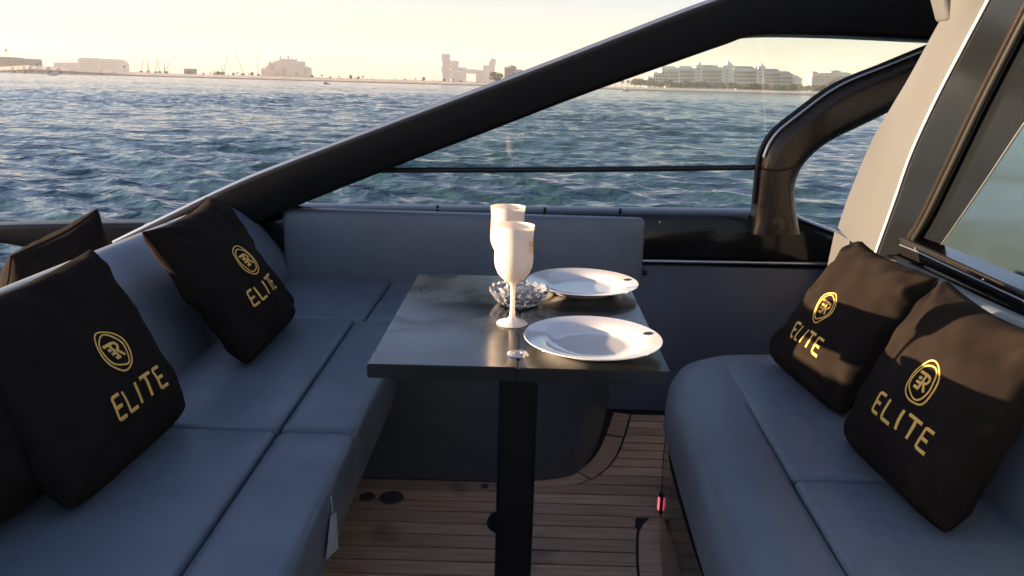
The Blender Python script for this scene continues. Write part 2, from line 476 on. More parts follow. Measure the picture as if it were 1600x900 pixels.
M['hull_white'] = pmat('hull_white', (0.8, 0.8, 0.8), 0.3)
M['hull_red'] = pmat('hull_red', (0.5, 0.06, 0.05), 0.4)
M['foam'] = pmat('foam', (0.85, 0.87, 0.88), 0.9, bump=0.6, bscale=3, bdist=0.1)

def zpx(px, py, Y): return at(px, py, Y).z
def shore(name, label, rows, mat_lo, mat_hi, back=260):
    """rows: (px, Y distance, py of the rock top, py of the sand crest)"""
    pts = []
    rows2 = []
    for (r0, r1) in zip(rows, rows[1:]):
        for k in range(10):
            t = k / 10; rows2.append([r0[j] * (1 - t) + r1[j] * t for j in range(4)])
    rows2.append(list(rows[-1]))
    V = []; F = []; mi = []
    for i, (px, D, py1, py2) in enumerate(rows2):
        x = at(px, py1, D).x
        nz_ = mnoise.noise(Vector((i * .7, 3, 1)))
        z1 = max(SEA + .8, zpx(px, py1, D + 3)); z2 = max(z1 + .4, zpx(px, py2, D + 45))
        k_ = 1 + .35 * nz_
        prof = [(D - 4 + 3 * nz_, SEA - 2), (D + nz_, SEA + .1), (D + 4, z1), (D + 14 * k_, z1 + (z2 - z1) * .45), (D + 45, z2), (D + 120, z2 + .3), (D + back, z2 - .5), (D + back + 60, SEA - 3)]
        for (yy, zz) in prof: V.append((x * yy / D, yy, zz))
    n = 8
    for i in range(len(rows2) - 1):
        for k in range(n - 1):
            F.append((i * n + k, (i + 1) * n + k, (i + 1) * n + k + 1, i * n + k + 1)); mi.append(0 if k < 2 else 1)
    me = bpy.data.meshes.new(name); me.from_pydata(V, [], F); me.update()
    me.materials.append(mat_lo); me.materials.append(mat_hi)
    me.polygons.foreach_set('material_index', mi)
    o = link(name, me); tag(o, label, kind='structure'); return o

DL, DR = 640.0, 620.0
shore('sand_shore', 'low pale sand spit with dark rock edge across the sea',
      [(-160, DL, 108, 104), (0, DL, 110, 104.5), (45, DL, 108, 102), (100, DL, 110.5, 105.5), (150, DL, 113.5, 109), (200, DL, 116.5, 112.5), (300, DL, 120, 116.5),
       (400, DL, 122.5, 118.5), (500, DL, 126, 122.5), (600, DL, 128.5, 124.5), (700, DL, 131, 127.5), (780, DL, 133, 130), (880, DL, 135, 133)], M['rock'], M['sand'], 120)
shore('hotel_shore', 'pale breakwater shore below the long hotel',
      [(860, DR, 138, 135), (960, DR, 139.5, 136), (1100, DR, 142.5, 139), (1200, DR, 145, 141.5), (1300, DR, 147.5, 144), (1480, DR, 152, 148)], M['rock'], M['sand'], 200)

# ------------------------------------------------------------------ far trees
random.seed(11)
def crown_mesh(name, n, w_, h_, size, mat, seed, dome=True):
    rnd = random.Random(seed); V = []; F = []
    for i in range(n):
        while True:
            p = Vector((rnd.uniform(-1, 1), rnd.uniform(-1, 1), rnd.uniform(-.55 if dome else -1, 1)))
            if p.length < 1 and p.length > .35: break
        lump = 1 + .22 * mnoise.noise(p * 2.3 + Vector((seed, 0, 0)))
        c = Vector((p.x * w_ * lump, p.y * w_ * lump, p.z * h_ * lump))
        ax = Vector((rnd.gauss(0, 1), rnd.gauss(0, 1), rnd.gauss(0, 1))).normalized(); e1 = ax.orthogonal().normalized(); e2 = ax.cross(e1)
        s = size * rnd.uniform(.6, 1.3); b0 = len(V)
        for (a, b_) in ((-1, -.6), (1, -.6), (.9, .7), (-.5, 1)): V.append(c + e1 * a * s + e2 * b_ * s)
        F.append((b0, b0 + 1, b0 + 2, b0 + 3))
    me = bpy.data.meshes.new(name); me.from_pydata([tuple(v) for v in V], [], F); me.materials.append(mat); me.update(); return me
def trunk_mesh(name, h, r, mat):
    bm = bmesh.new(); bmesh.ops.create_cone(bm, segments=7, radius1=r, radius2=r * .5, depth=h, cap_ends=True)
    bmesh.ops.translate(bm, verts=bm.verts, vec=(0, 0, h / 2))
    for a in range(3):
        t = 2.1 * a; v0 = len(bm.verts)
        r_ = bmesh.ops.create_cone(bm, segments=5, radius1=r * .45, radius2=r * .15, depth=h * .6, cap_ends=True)
        mtx = Matrix.Translation((0, 0, h * .75)) @ Matrix.Rotation(t, 4, 'Z') @ Matrix.Rotation(rad(42), 4, 'Y') @ Matrix.Translation((0, 0, h * .3))
        bmesh.ops.transform(bm, matrix=mtx, verts=r_['verts'])
    me = bpy.data.meshes.new(name); bm.to_mesh(me); bm.free(); me.materials.append(mat); return me
CROWNS = [crown_mesh('crown', 420, 1.0, .85, .13, M['leaf'] if k % 2 == 0 else M['leaf_dry'], k) for k in range(4)]
TRUNK = trunk_mesh('trunk', 1.0, .07, M['bark'])
def frond_mesh(seed):
    rnd = random.Random(seed); V = []; F = []
    for k in range(15):
        a = 2 * PI * k / 15 + rnd.uniform(-.2, .2); lift = rnd.uniform(.1, .8)
        prev = None
        for s in range(5):
            t = s / 4; rr = t * 1.0; zz = lift * t - (1.0 + .3 * lift) * t * t
            c = Vector((math.cos(a) * rr, math.sin(a) * rr, zz)); side = Vector((-math.sin(a), math.cos(a), 0)) * (.16 * math.sin(PI * min(1, .15 + .8 * t)) + .01)
            b0 = len(V); V += [c - side, c + side]
            if prev is not None: F.append((prev, prev + 1, b0 + 1, b0))
            prev = b0
    me = bpy.data.meshes.new('fronds'); me.from_pydata([tuple(v) for v in V], [], F); me.materials.append(M['leaf']); me.update(); return me
FRONDS = [frond_mesh(k) for k in range(3)]
def nth(n):
    return str(n) + ('th' if 10 <= n % 100 <= 20 else {1: 'st', 2: 'nd', 3: 'rd'}.get(n % 10, 'th'))
def add_tree(px, base_py, Y, w_px, h_px, label, group, k, palm=False):
    """crown w_px wide, whole tree h_px tall in survey pixels"""
    s = Y / 1162.0
    b0 = at(px, base_py, Y); t = empty('palm_tree' if palm else 'shore_tree', b0, label, 'tree', group)
    H = h_px * s; Wd = w_px * s
    tr = bpy.data.objects.new('trunk', TRUNK); COL.objects.link(tr); tr.parent = t
    tr.scale = (H * (.5 if palm else .9), H * (.5 if palm else .9), H * (.95 if palm else .5)); tr.location = (0, 0, -1.5)
    cr = bpy.data.objects.new('crown', FRONDS[k % 3] if palm else CROWNS[k % 4]); COL.objects.link(cr); cr.parent = t
    cr.location = (0, 0, H * (.8 if palm else .55)); cr.rotation_euler = (0, 0, k * 1.3)
    cr.scale = (Wd / 2, Wd / 2, H * (.35 if palm else .5))
    return t

# ------------------------------------------------------------------ far buildings
def pbox(bm, px0, px1, py_top, py_bot, Y, depth, sink=0.0):
    xm = (px0 + px1) / 2
    a = at(px0, (py_top + py_bot) / 2, Y); b_ = at(px1, (py_top + py_bot) / 2, Y)
    z1 = at(xm, py_top, Y).z; z0 = at(xm, py_bot, Y).z - sink
    bx(bm, a.x, b_.x, Y, Y + depth, z0, z1)
def pbuild(name, Y, rects, mat, parent, depth=30, sink=4):
    bm = bmesh.new()
    for i, r_ in enumerate(rects): pbox(bm, *r_, Y + (i % 5) * .35, depth + i * .21, sink)
    return bmobj(name, bm, mat, parent)
def windows(parent, Y, px0, px1, py0, py1, nx, ny, mat=None, fill=(.55, .55)):
    """a grid of recessed openings, each its own object, shared mesh"""
    s = Y / 1162.0; cw = (px1 - px0) / nx; ch = (py1 - py0) / ny
    me = bpy.data.meshes.new('window'); bm = bmesh.new()
    bx(bm, -cw * s * fill[0] / 2, cw * s * fill[0] / 2, -.25, .5, -ch * s * fill[1] / 2, ch * s * fill[1] / 2)
    bm.to_mesh(me); bm.free(); me.materials.append(mat or M['dark_glass'])
    tilt = math.tan(ROLL)
    for i in range(nx):
        for j in range(ny):
            px = px0 + cw * (i + .5)
            o = bpy.data.objects.new('window', me); COL.objects.link(o)
            o.location = at(px, py0 + ch * (j + .5) + (px - (px0 + px1) / 2) * tilt * 0, Y)
            o.parent = parent; o.matrix_parent_inverse = Matrix.Translation(-parent.location)
def dome(parent, px, py_base, r_px, h_px, Y, mat, name='dome'):
    s = Y / 1162.0; c = at(px, py_base, Y + 8)
    prof = [(r_px * s * math.cos(t * PI / 2 / 6), h_px * s * math.sin(t * PI / 2 / 6)) for t in range(6)] + [(.02, h_px * s * 1.0), (.12, h_px * s * 1.05), (.01, h_px * s * 1.35)]
    V, F = lathe(prof, 16, c); return pyobj(name, V, F, mat, parent, smooth=True)

# far left terminal with mast
YB = 1250
e = empty('beach_building', at(20, 104, YB), 'low brown building with a thin mast at the far left of the shore', 'building')
pbuild('wall', YB, [(-60, 12, 88.5, 104), (10, 33, 92.5, 104), (33, 42, 91.5, 104)], M['stone_brown'], e, 40)
pbuild('roof', YB - 1, [(-61, 11.5, 87.8, 89.2)], M['roof'], e, 42, 0)
tube('mast', [at(9.5, 92, YB + 5), at(9, 76, YB + 5)], .45, M['steel'], e, 6, False)
V, F = lathe([(.1, -2.4), (1.3, -1.5), (1.6, 0), (1.2, 1.6), (.1, 2.4)], 10, at(9, 78.5, YB + 5)); pyobj('mast_head', V, F, M['steel'], e)
windows(e, YB - .6, 12, 41, 94.5, 102, 9, 2, fill=(.6, .5))

# hazy apartment blocks
YA = 2300
spec = [('long low hazy apartment block left of the tall grey blocks', (84, 122, 97, 108), [(84, 104, 98.5, 108), (100, 123, 97.5, 108)]),
        ('tall hazy grey apartment block, left one of the pair behind the sand', (122, 156, 90, 110), [(122, 130, 91.5, 110), (128, 142, 90.2, 110), (140, 156, 91.5, 110)]),
        ('tall hazy grey apartment block with rounded right end behind the sand', (155, 186, 92, 111), [(155, 168, 93.0, 111), (166, 178, 92.2, 111), (177, 183, 94, 111), (182, 186, 97.5, 111)])]
for (lb, (a, b_, c, d), rects) in spec:
    e = empty('apartment_block', at((a + b_) / 2, d, YA), lb, 'building', 'hazy apartment blocks')
    pbuild('wall', YA, rects, M['stone_grey'], e, 60)
    for i in range(int((b_ - a) / 8)):
        pbuild('parapet', YA - 2, [(a + 2 + i * 8, a + 5 + i * 8, c - .1 + (2.2 if 'rounded' in lb and i > 2 else .6), c + 3.5)], M['stone_grey'], e, 20, 0)
    windows(e, YA - 3.5, a + 2, b_ - 4, c + 4, d - 2, 9, 4, fill=(.5, .5))

# small site hut and its neighbours
e = empty('site_building', at(295, 119, 1000), 'small flat pale hut on the sand right of the thin cranes', 'building')
pbuild('wall', 1000, [(287.5, 302.5, 108.5, 117)], M['stone_grey'], e, 10)
pbuild('roof', 999, [(287, 303, 107.3, 108.6)], M['roof'], e, 12, 0)
windows(e, 999.4, 288.5, 301.5, 110.5, 115.5, 5, 1)

# cranes
def crane(px, base_py, tip_px, tip_py, Y, label, mast=None):
    e = empty('crane', at(px, base_py, Y), label, 'crane', 'cranes on the sand shore')
    s = Y / 1162
    c = at(px, base_py, Y)
    bm = bmesh.new(); bx(bm, c.x - 1.6 * s, c.x + 1.6 * s, Y - 1.5, Y + 1.5, c.z - 2, c.z + 1.4 * s); bmobj('cab', bm, M['steel'], e)
    tip = at(tip_px, tip_py, Y)
    base = Vector((c.x, Y, c.z + 1.2 * s))
    r = .30 * s
    off = (tip - base).normalized().orthogonal().normalized() * r * 1.3
    tube('boom', [base + off, tip], r * .55, M['steel'], e, 5, False)
    tube('boom', [base - off, tip], r * .55, M['steel'], e, 5, False)
    for k in range(1, 12):
        t0, t1 = k / 12, (k + .8) / 12
        sg = 1 if k % 2 else -1
        tube('brace', [base.lerp(tip, t0) + off * sg * (1 - t0), base.lerp(tip, t1) - off * sg * (1 - t1)], r * .3, M['steel'], e, 4, False)
    if mast:
        tube('mast', [at(mast[0], base_py, Y), at(mast[0], mast[1], Y)], r * 1.3, M['steel'], e, 6, False)
    back = base + Vector((-(tip.x - base.x) * .12, 0, 2.5 * s))
    tube('tie', [back, tip], r * .25, M['steel'], e, 4, False)
    tube('hoist_cable', [tip, Vector((tip.x + .4 * s, Y, tip.z - 6 * s))], r * .22, M['steel'], e, 4, False)
YC = 900
crane(220.5, 112, 225, 88.5, YC, 'leftmost thin crane of the cluster, boom leaning right')
crane(231.5, 112, 228, 86, YC + 6, 'thin crane second from left in the cluster, boom leaning left', (232.5, 97))
crane(243.5, 113, 245.5, 86.5, YC + 12, 'thin crane with upright boom in the middle of the cluster')
crane(249.5, 113, 246.5, 92, YC, 'thin crane with boom leaning left, beside the upright boom')
crane(258.5, 113, 256.5, 97, YC + 6, 'short crane near the right end of the cluster', (257, 98))
crane(260.5, 113, 265, 95, YC + 14, 'rightmost crane of the cluster, boom leaning right')
crane(348.5, 116, 357, 86, YC, 'crane with boom leaning right and a short mast, on yellow plant', (346.5, 101))
crane(380, 116, 365, 74.5, YC + 8, 'tallest crane, long boom leaning far to the left')
crane(404, 117, 400.5, 76, YC + 4, 'tall nearly upright crane just left of the castle hotel')
e = empty('site_plant', at(342, 117, 905), 'low yellow site plant below the leaning crane', 'building')
pbuild('wall', 905, [(333, 340, 113.5, 117.5), (340, 347, 112.5, 117.5)], pmat('plant_yellow', (0.45, 0.38, 0.16), .7), e, 8)
pbuild('roof', 904, [(332, 348, 112, 112.9)], M['roof'], e, 9, 0)

# castle-like hotel
YH = 1900
e = empty('castle_hotel', at(445, 121, YH), 'hazy pink stepped castle hotel with pointed turrets and tall archways', 'hotel')
rects = [(408, 416, 107, 120), (415, 420, 103.5, 120), (419.5, 440.2, 98, 120), (430, 470, 95.2, 103), (436, 456, 92.5, 98), (447.5, 460.5, 100, 120), (466, 474, 103, 120), (459.5, 467, 100, 109.5),
         (473.5, 480, 104.8, 121), (440, 448, 99, 102.6)]
pbuild('wall', YH, rects, M['stone_pink'], e, 40)
for (px, yb, rr, hh) in ((422, 98, 1.3, 4), (428, 98, 1.1, 3.4), (438, 92.5, 1.6, 5.5), (450, 92.5, 1.8, 6), (444, 92.5, 1.0, 2.5), (457, 95.2, 1.2, 4.4), (463, 95.2, 1.4, 3.6), (417.5, 103.5, 1, 2.6), (412, 107, 1.0, 2.2), (477, 104.8, 1.2, 2.4)):
    dome(e, px, yb, rr, hh, YH, M['stone_pink'], 'turret')
pbuild('archway', YH - 6, [(429.5, 437, 110.5, 118.5)], M['stone_brown'], e, 5, 0)
pbuild('podium', YH - 12, [(420.5, 482, 117.6, 121.5)], M['stone_brown'], e, 10, 2)
windows(e, YH - .6, 420.5, 429, 100.5, 110, 4, 5); windows(e, YH + 1.0, 449, 459.5, 103.5, 116, 5, 6)
windows(e, YH - .4, 474.5, 479.5, 107, 116, 3, 4)

# stacked block hotel
YR = 2200
e = empty('stacked_hotel', at(733, 128, YR), 'hazy grey hotel of stacked blocks with gaps and a low bridge', 'hotel')
rects = [(690, 701.5, 84, 93.5), (691.5, 701.8, 93.2, 104), (690, 701.2, 103.6, 112), (691.5, 701.7, 111.8, 126), (701.5, 715, 94.6, 97), (704.5, 714.5, 96.8, 101), (701.4, 714.8, 100.6, 104.2),
         (705, 715, 104, 109), (701.6, 714.6, 108.7, 112), (705, 714.8, 111.8, 117.4), (701.3, 715.2, 117, 120.4), (706, 715, 120, 126.5), (714.6, 727, 105.4, 109), (718.5, 726.8, 108.6, 113), (714.9, 727.2, 112.8, 127),
         (726.6, 744, 108.2, 112.4), (743.6, 755.5, 109.4, 127.5), (754.8, 764.5, 102, 106), (756, 762, 105.8, 110.5), (752, 764.8, 110.2, 113.8), (755, 762.5, 113.6, 119), (753, 765, 118.6, 128),
         (764.2, 772.5, 96.2, 107.5), (766.4, 774, 91.6, 98.2), (764.6, 771.6, 107.2, 112.2), (767, 773, 112, 118.4), (764.8, 772.4, 118, 128.5)]
pbuild('block', YR, rects[:12], M['stone_grey'], e, 40); pbuild('block', YR + 3, rects[12:17], M['stone_grey'], e, 38); pbuild('block', YR + 1, rects[17:], M['stone_grey'], e, 40)
windows(e, YR - .8, 692.5, 700.5, 86, 124, 3, 12, fill=(.5, .4)); windows(e, YR + 2, 745, 754, 112, 125, 3, 5, fill=(.5, .4))

# villa beside the arch
e = empty('villa', at(797, 130, 1000), 'beige villa with flat domed roof half hidden by the black arch', 'building')
pbuild('wall', 1000, [(788, 806, 106, 130), (804, 816, 108.5, 131)], M['stone_pink'], e, 14); dome(e, 799, 106, 8, 3.6, 1000, M['stone_brown'])
pbuild('roof', 998.5, [(787.3, 806.8, 105.2, 106.2)], M['roof'], e, 16, 0); windows(e, 999.2, 789, 805, 108.5, 124, 5, 4)

# long hotel
YL = 980
e = empty('long_hotel', at(1130, 138, YL), 'long cream hotel with grey roofs, stepped wings and a central dome', 'hotel')
walls = [(1033, 1064, 107.5, 139), (1060, 1096, 107, 140), (1086, 1097, 101.5, 140), (1096, 1128, 105.8, 141), (1127, 1146, 102, 141), (1145, 1184, 107.6, 142), (1183, 1194, 103.2, 143), (1193, 1222, 111.5, 143),
         (1218, 1240, 115.5, 144), (1236, 1252, 122, 145), (1020, 1036, 113, 138), (1012, 1024, 119, 138)]
pbuild('wall', YL, walls, M['stone_cream'], e, 24)
for (a, b_, t) in ((1034, 1059, 107.5), (1061, 1085, 107), (1098, 1126, 105.8), (1148, 1182, 107.6), (1195, 1220, 111.5), (1219, 1238, 115.5), (1237, 1251, 122)):
    bm = bmesh.new(); s = YL / 1162.0
    p0 = at(a, t, YL - 1); p1 = at(b_, t + .6, YL - 1); z = (p0.z + p1.z) / 2
    vs = [bm.verts.new(v) for v in ((p0.x - .8, YL - 1.2, z - .4), (p1.x + .8, YL - 1.2, z - .4), (p1.x + .8, YL + 22, z - .4), (p0.x - .8, YL + 22, z - .4), (p0.x + 2.2, YL + 7, z + 3.4), (p1.x - 2.2, YL + 7, z + 3.4))]
    for f in ((0, 1, 5, 4), (1, 2, 5), (2, 3, 4, 5), (3, 0, 4), (3, 2, 1, 0)): bm.faces.new([vs[k] for k in f])
    bmobj('roof', bm, M['roof'], e)
for (px, yb, rr, hh) in ((1091, 101.5, 4.2, 4.2), (1136, 102, 6.5, 6.0), (1130, 102, 1.4, 2.5), (1143, 102.3, 1.4, 2.5), (1188.5, 103.2, 4.2, 4.0), (1047, 107, 2.2, 2.6), (1229, 115.5, 2.4, 3.2)):
    dome(e, px, yb, rr, hh, YL, M['stone_cream'])
for (a, b_, t, bt, nx, ny) in ((1035, 1060, 111, 133, 8, 4), (1062, 1086, 110, 133, 8, 4), (1098, 1127, 109, 134, 9, 4), (1147, 1182, 110.6, 135, 11, 4), (1195, 1220, 114.5, 136, 8, 4), (1221, 1238, 119, 138, 5, 3), (1021, 1034, 116, 132, 4, 3)):
    windows(e, YL - .3, a, b_, t, bt, nx, ny, fill=(.62, .62))
    for j in range(ny):
        bm = bmesh.new(); ch = (bt - t) / ny
        pbox(bm, a, b_, t + ch * (j + .86), t + ch * (j + .95), YL - 1.4, 1.6); bmobj('balcony', bm, M['stone_cream'], e)
for (px, t, bt) in ((1091.5, 105, 136), (1136, 108, 137), (1188.5, 107, 138)):
    windows(e, YL - .3, px - 2.5, px + 2.5, t, bt, 2, 6, fill=(.4, .45))
pbuild('arcade', YL - 9, [(1040, 1096, 131.5, 140), (1150, 1235, 134.5, 143.5)], M['stone_cream'], e, 8)
windows(e, YL - 9.3, 1042, 1095, 133, 138.5, 13, 1, fill=(.55, .8)); windows(e, YL - 9.3, 1152, 1233, 136, 141.8, 18, 1, fill=(.55, .8))

# pink blocks right of it
for (nm, lb, rects, mt_) in (('pink_block', 'pink apartment block left in the group right of the long hotel', [(1268, 1276, 112.5, 144), (1275, 1289, 116.5, 144), (1283, 1290, 115, 144)], 'stone_pink'),
                             ('orange_block', 'peach lit apartment tower in the middle of the right hand group', [(1290, 1299, 114.5, 144), (1297, 1312, 111, 144), (1303, 1309, 109.6, 120)], 'stone_pink'),
                             ('cream_block', 'cream stepped apartment block at the right end by the black strut', [(1312, 1328, 114.5, 146), (1327, 1342, 118.5, 146), (1318, 1323, 112.8, 118)], 'stone_cream')):
    a = min(r_[0] for r_ in rects); b_ = max(r_[1] for r_ in rects)
    e = empty(nm, at((a + b_) / 2, 144, 1200), lb, 'building', 'blocks right of the long hotel')
    pbuild('wall', 1200, rects, M[mt_], e, 26)
    pbuild('roof', 1198.5, [(r_[0] - .3, r_[1] + .3, r_[2] - .6, r_[2] + .3) for r_ in rects[:2]], M['roof'], e, 27, 0)
    windows(e, 1199.3, a + 1, b_ - 1, 119, 138, 7, 5, fill=(.5, .55))

# trees on the hotel shore
rt = random.Random(5)
SEAT_TREES = 'trees in front of the long hotel'
px = 992; k = 0
while px < 1345:
    wpx = rt.uniform(9, 16); hp = rt.uniform(8, 13) * (1.15 if px < 1060 else 1)
    add_tree(px, 137 + (px - 990) * .030, 690 + rt.uniform(0, 60), wpx, hp, nth(k + 1) + ' tree from the left in the green row below the long hotel', SEAT_TREES, k)
    px += wpx * .62; k += 1
add_tree(1309, 146.5, 680, 30, 19, 'large round dark tree in front of the right hand blocks', 'trees in front of the long hotel', 1)
for k, (px, by) in enumerate(((962, 137), (972, 137.5), (981, 137.5), (1012, 138), (1068, 139.5), (1120, 141), (1167, 142.5), (1215, 143.5), (1247, 145), (1262, 145))):
    add_tree(px, by, 675, 7, 13, nth(k + 1) + ' slim palm from the left among trees on the hotel shore', 'palms on the hotel shore', k, True)
add_tree(775, 131, 760, 22, 17, 'dark rounded tree against the black arch beside the villa', None, 2)
# scattered shrubs and palms on the sand spit
for k, px in enumerate((50, 58, 195, 318, 329, 341, 357, 365, 371, 378, 389, 394, 486, 488, 503, 516, 530, 548, 554, 560, 567, 633, 649, 662, 676, 694, 708, 720)):
    by = 104 + (px - 50) * .0365 if px < 300 else 117.5 + (px - 318) * .0285
    big = k % 3
    add_tree(px, by + .6, 760 + (k * 37) % 60, 3.2 + big * .7, 4.2 + big * 1.5, nth(k + 1) + ' small dark ' + ('palm or shrub' if k % 2 == 0 else 'shrub') + ' from the left along the sand spit', 'shrubs along the sand spit', k, k % 2 == 0)
# clipped hedge line along the spit
def hedge():
    rnd = random.Random(3); V = []; F = []
    n = 2600
    for i in range(n):
        px = rnd.uniform(490, 800); Y = 715 + rnd.uniform(0, 8)
        c = at(px, 123.4 + (px - 490) * .0275 + rnd.uniform(-1.2, .8) + .6 * mnoise.noise(Vector((px * .2, 0, 0))), Y)
        ax = Vector((rnd.gauss(0, 1), rnd.gauss(0, 1), rnd.gauss(0, 1))).normalized(); e1 = ax.orthogonal().normalized(); e2 = ax.cross(e1); b0 = len(V); s = rnd.uniform(.4, .9)
        V += [c - e1 * s - e2 * s, c + e1 * s - e2 * s, c + e1 * s + e2 * s, c - e1 * s + e2 * s]; F.append((b0, b0 + 1, b0 + 2, b0 + 3))
    tag(pyobj('hedge', V, F, M['leaf']), 'low dark green hedge running along the sand spit', 'hedge', kind='stuff')
hedge()

# ------------------------------------------------------------------ far boats
def motorboat(px, py, Y, L, hull_mat, label, heading=1, wake=False):
    c = at(px, py, Y); c.z = SEA
    e = empty('motorboat', c, label, 'boat', 'motorboats far out')
    W = L * .3; H = L * .14
    V = []; F = []; st = [(-.5, .85, .9), (-.2, 1, .95), (.15, .95, 1.05), (.38, .55, 1.2), (.5, .03, 1.32)]
    for (t, wd, hh) in st:
        for (sx, zz) in ((-1, hh), (-.75, .1), (0, -.25), (.75, .1), (1, hh)):
            V.append((c.x + heading * t * L, c.y + sx * wd * W / 2, c.z + zz * H))
    for i in range(4):
        for k in range(4): F.append((i * 5 + k, i * 5 + k + 1, i * 5 + k + 6, i * 5 + k + 5))
        F.append((i * 5 + 4, i * 5, i * 5 + 5, i * 5 + 9))
    F.append((0, 1, 2, 3, 4))
    pyobj('hull', V, F, hull_mat, e)
    bm = bmesh.new(); x0, x1 = sorted((c.x - heading * .15 * L, c.x + heading * .18 * L))
    bx(bm, x0, x1, c.y - W * .32, c.y + W * .32, c.z + H * .9, c.z + H * 1.9); bmobj('cabin', bm, M['hull_white'], e)
    bm = bmesh.new(); bx(bm, x0 - .05, x1 + .05, c.y - W * .36, c.y + W * .36, c.z + H * 1.92, c.z + H * 2.1); bmobj('roof', bm, M['hull_white'], e)
    bm = bmesh.new(); bx(bm, x0 + .12, x1 - .12, c.y - W * .33, c.y - W * .325, c.z + H * 1.25, c.z + H * 1.7); bmobj('window', bm, M['dark_glass'], e)
    if wake:
        V = []; F = []
        rnd = random.Random(4)
        for i in range(9):
            t = i / 8; hw = .5 + 1.3 * t
            for sx in (-1, 0, 1):
                V.append((c.x - heading * (L * .4 + 12 * t), c.y + sx * hw, c.z + .28 * (1 - t) * (1 if sx == 0 else .35) + rnd.uniform(.15, .35)))
        for i in range(8):
            for k in range(2): F.append((i * 3 + k, i * 3 + k + 1, i * 3 + k + 4, i * 3 + k + 3))
        tag(pyobj('wake', V, F, M['foam']), 'white foam wake trailing behind the red motorboat', 'wake', kind='stuff')
motorboat(82.5, 117, 420, 5.0, M['hull_white'], 'white motorboat below the sand mound at the far left')
motorboat(509, 132, 340, 3.2, M['hull_red'], 'small red and white motorboat trailing a wake', -1, True)
motorboat(978, 143, 430, 5.0, M['hull_white'], 'white motorboat seen through the window left of the long hotel')

# ================================================================== THE YACHT: deck
SEATZ = 0.42
deck = prism('deck', [(-2.4, -1.6), (1.9, -1.6), (1.9, 2.95), (-2.4, 2.95)], -0.06, -0.006, M['caulk'])
tag(deck, 'teak planked cockpit deck with black caulked seams', kind='structure')
FARB = 2.115         # face of the far locker
# inner line of the border plank that follows the far locker's rounded corner, as x of y
OUT = catmull([(0.02, 2.135, 0), (0.13, 2.150, 0), (0.22, 2.19, 0), (0.29, 2.30, 0), (0.343, 2.46, 0), (0.395, 2.66, 0)], 8)
def offs(P, d):
    out = []
    for i, p in enumerate(P):
        t = (P[min(i + 1, len(P) - 1)] - P[max(i - 1, 0)]).normalized(); out.append(p + Vector((t.y, -t.x, 0)) * d)
    return out
INN = offs(OUT, 0.058); INNC = offs(OUT, 0.066)
def x_at(P, y):
    for a, b_ in zip(P, P[1:]):
        if min(a.y, b_.y) <= y <= max(a.y, b_.y) and abs(b_.y - a.y) > 1e-9:
            return a.x + (b_.x - a.x) * (y - a.y) / (b_.y - a.y)
    return None
RB = catmull([(0.36, 0.2, 0), (0.375, 1.2, 0), (0.392, 1.62, 0), (0.412, 1.80, 0), (0.437, 1.93, 0), (0.455, 2.02, 0), (0.52, 2.33, 0), (0.60, 2.67, 0)], 8)   # face of the right bench locker
# border plank against the right locker: outer = RB, inner shifted; ends in a notch near y 1.95
def plank(poly, zt=0.0):
    bm = bmesh.new(); lo = [bm.verts.new((p[0], p[1], -0.02)) for p in poly]; hi = [bm.verts.new((p[0], p[1], zt)) for p in poly]
    n = len(poly); bm.faces.new(hi)
    for i in range(n): bm.faces.new((lo[i], lo[(i + 1) % n], hi[(i + 1) % n], hi[i]))
    return bmobj('plank', bm, M['teak'], deck)
pitch = 0.0585; g = 0.0035
y = 0.30; rp = random.Random(2)
NOTCH = 1.935
while y < 2.63:
    ya, yb = y + g, y + pitch - g
    ym = (ya + yb) / 2
    if ym < FARB - .01:
        xl0 = xl1 = -0.62
        if yb > 2.09: xl0, xl1 = -0.62, -0.62
        L_ = [(-.62, ya), (-.62, yb)]
    else:
        L_ = [(x_at(INNC, ya) or (.12 if ya < 2.3 else .47), ya), (x_at(INNC, yb) or .45, yb)]
    rx = []
    for yy in (ya, yb):
        r0 = x_at(RB, yy)
        if yy < NOTCH: r0 -= 0.062 + (.006 if yy > 1.88 else 0)
        rx.append((r0 - .002, yy))
    if L_[0][0] < rx[0][0] - .02:
        plank([L_[0], rx[0], rx[1], L_[1]], 0.0005 * rp.uniform(-1, 1))
    y += pitch
# border planks along the locker corner, in three lengths
def strip_planks(P, Q, cuts):
    n = len(P)
    for (a, b_) in zip(cuts, cuts[1:]):
        i0, i1 = int(a * (n - 1)), int(b_ * (n - 1))
        pp = P[i0:i1 + 1]; qq = Q[i0:i1 + 1]
        def trim(L):
            L = [v.copy() for v in L]
            L[0] = L[0].lerp(L[1], .35); L[-1] = L[-1].lerp(L[-2], .35); return L
        pp, qq = trim(pp), trim(qq)
        plank([(v.x, v.y) for v in qq] + [(v.x, v.y) for v in reversed(pp)], 0.001)
strip_planks(OUT, INN, [0, .42, .8, 1])
RBc = [p for p in resample(RB, 240) if p.y < NOTCH + .004]
RBi = [Vector((p.x - .056 + .03 * max(0, (p.y - 1.84) / .1) ** 2, p.y, 0)) for p in RBc]
strip_planks(RBi, RBc, [0, .45, .78, 1])

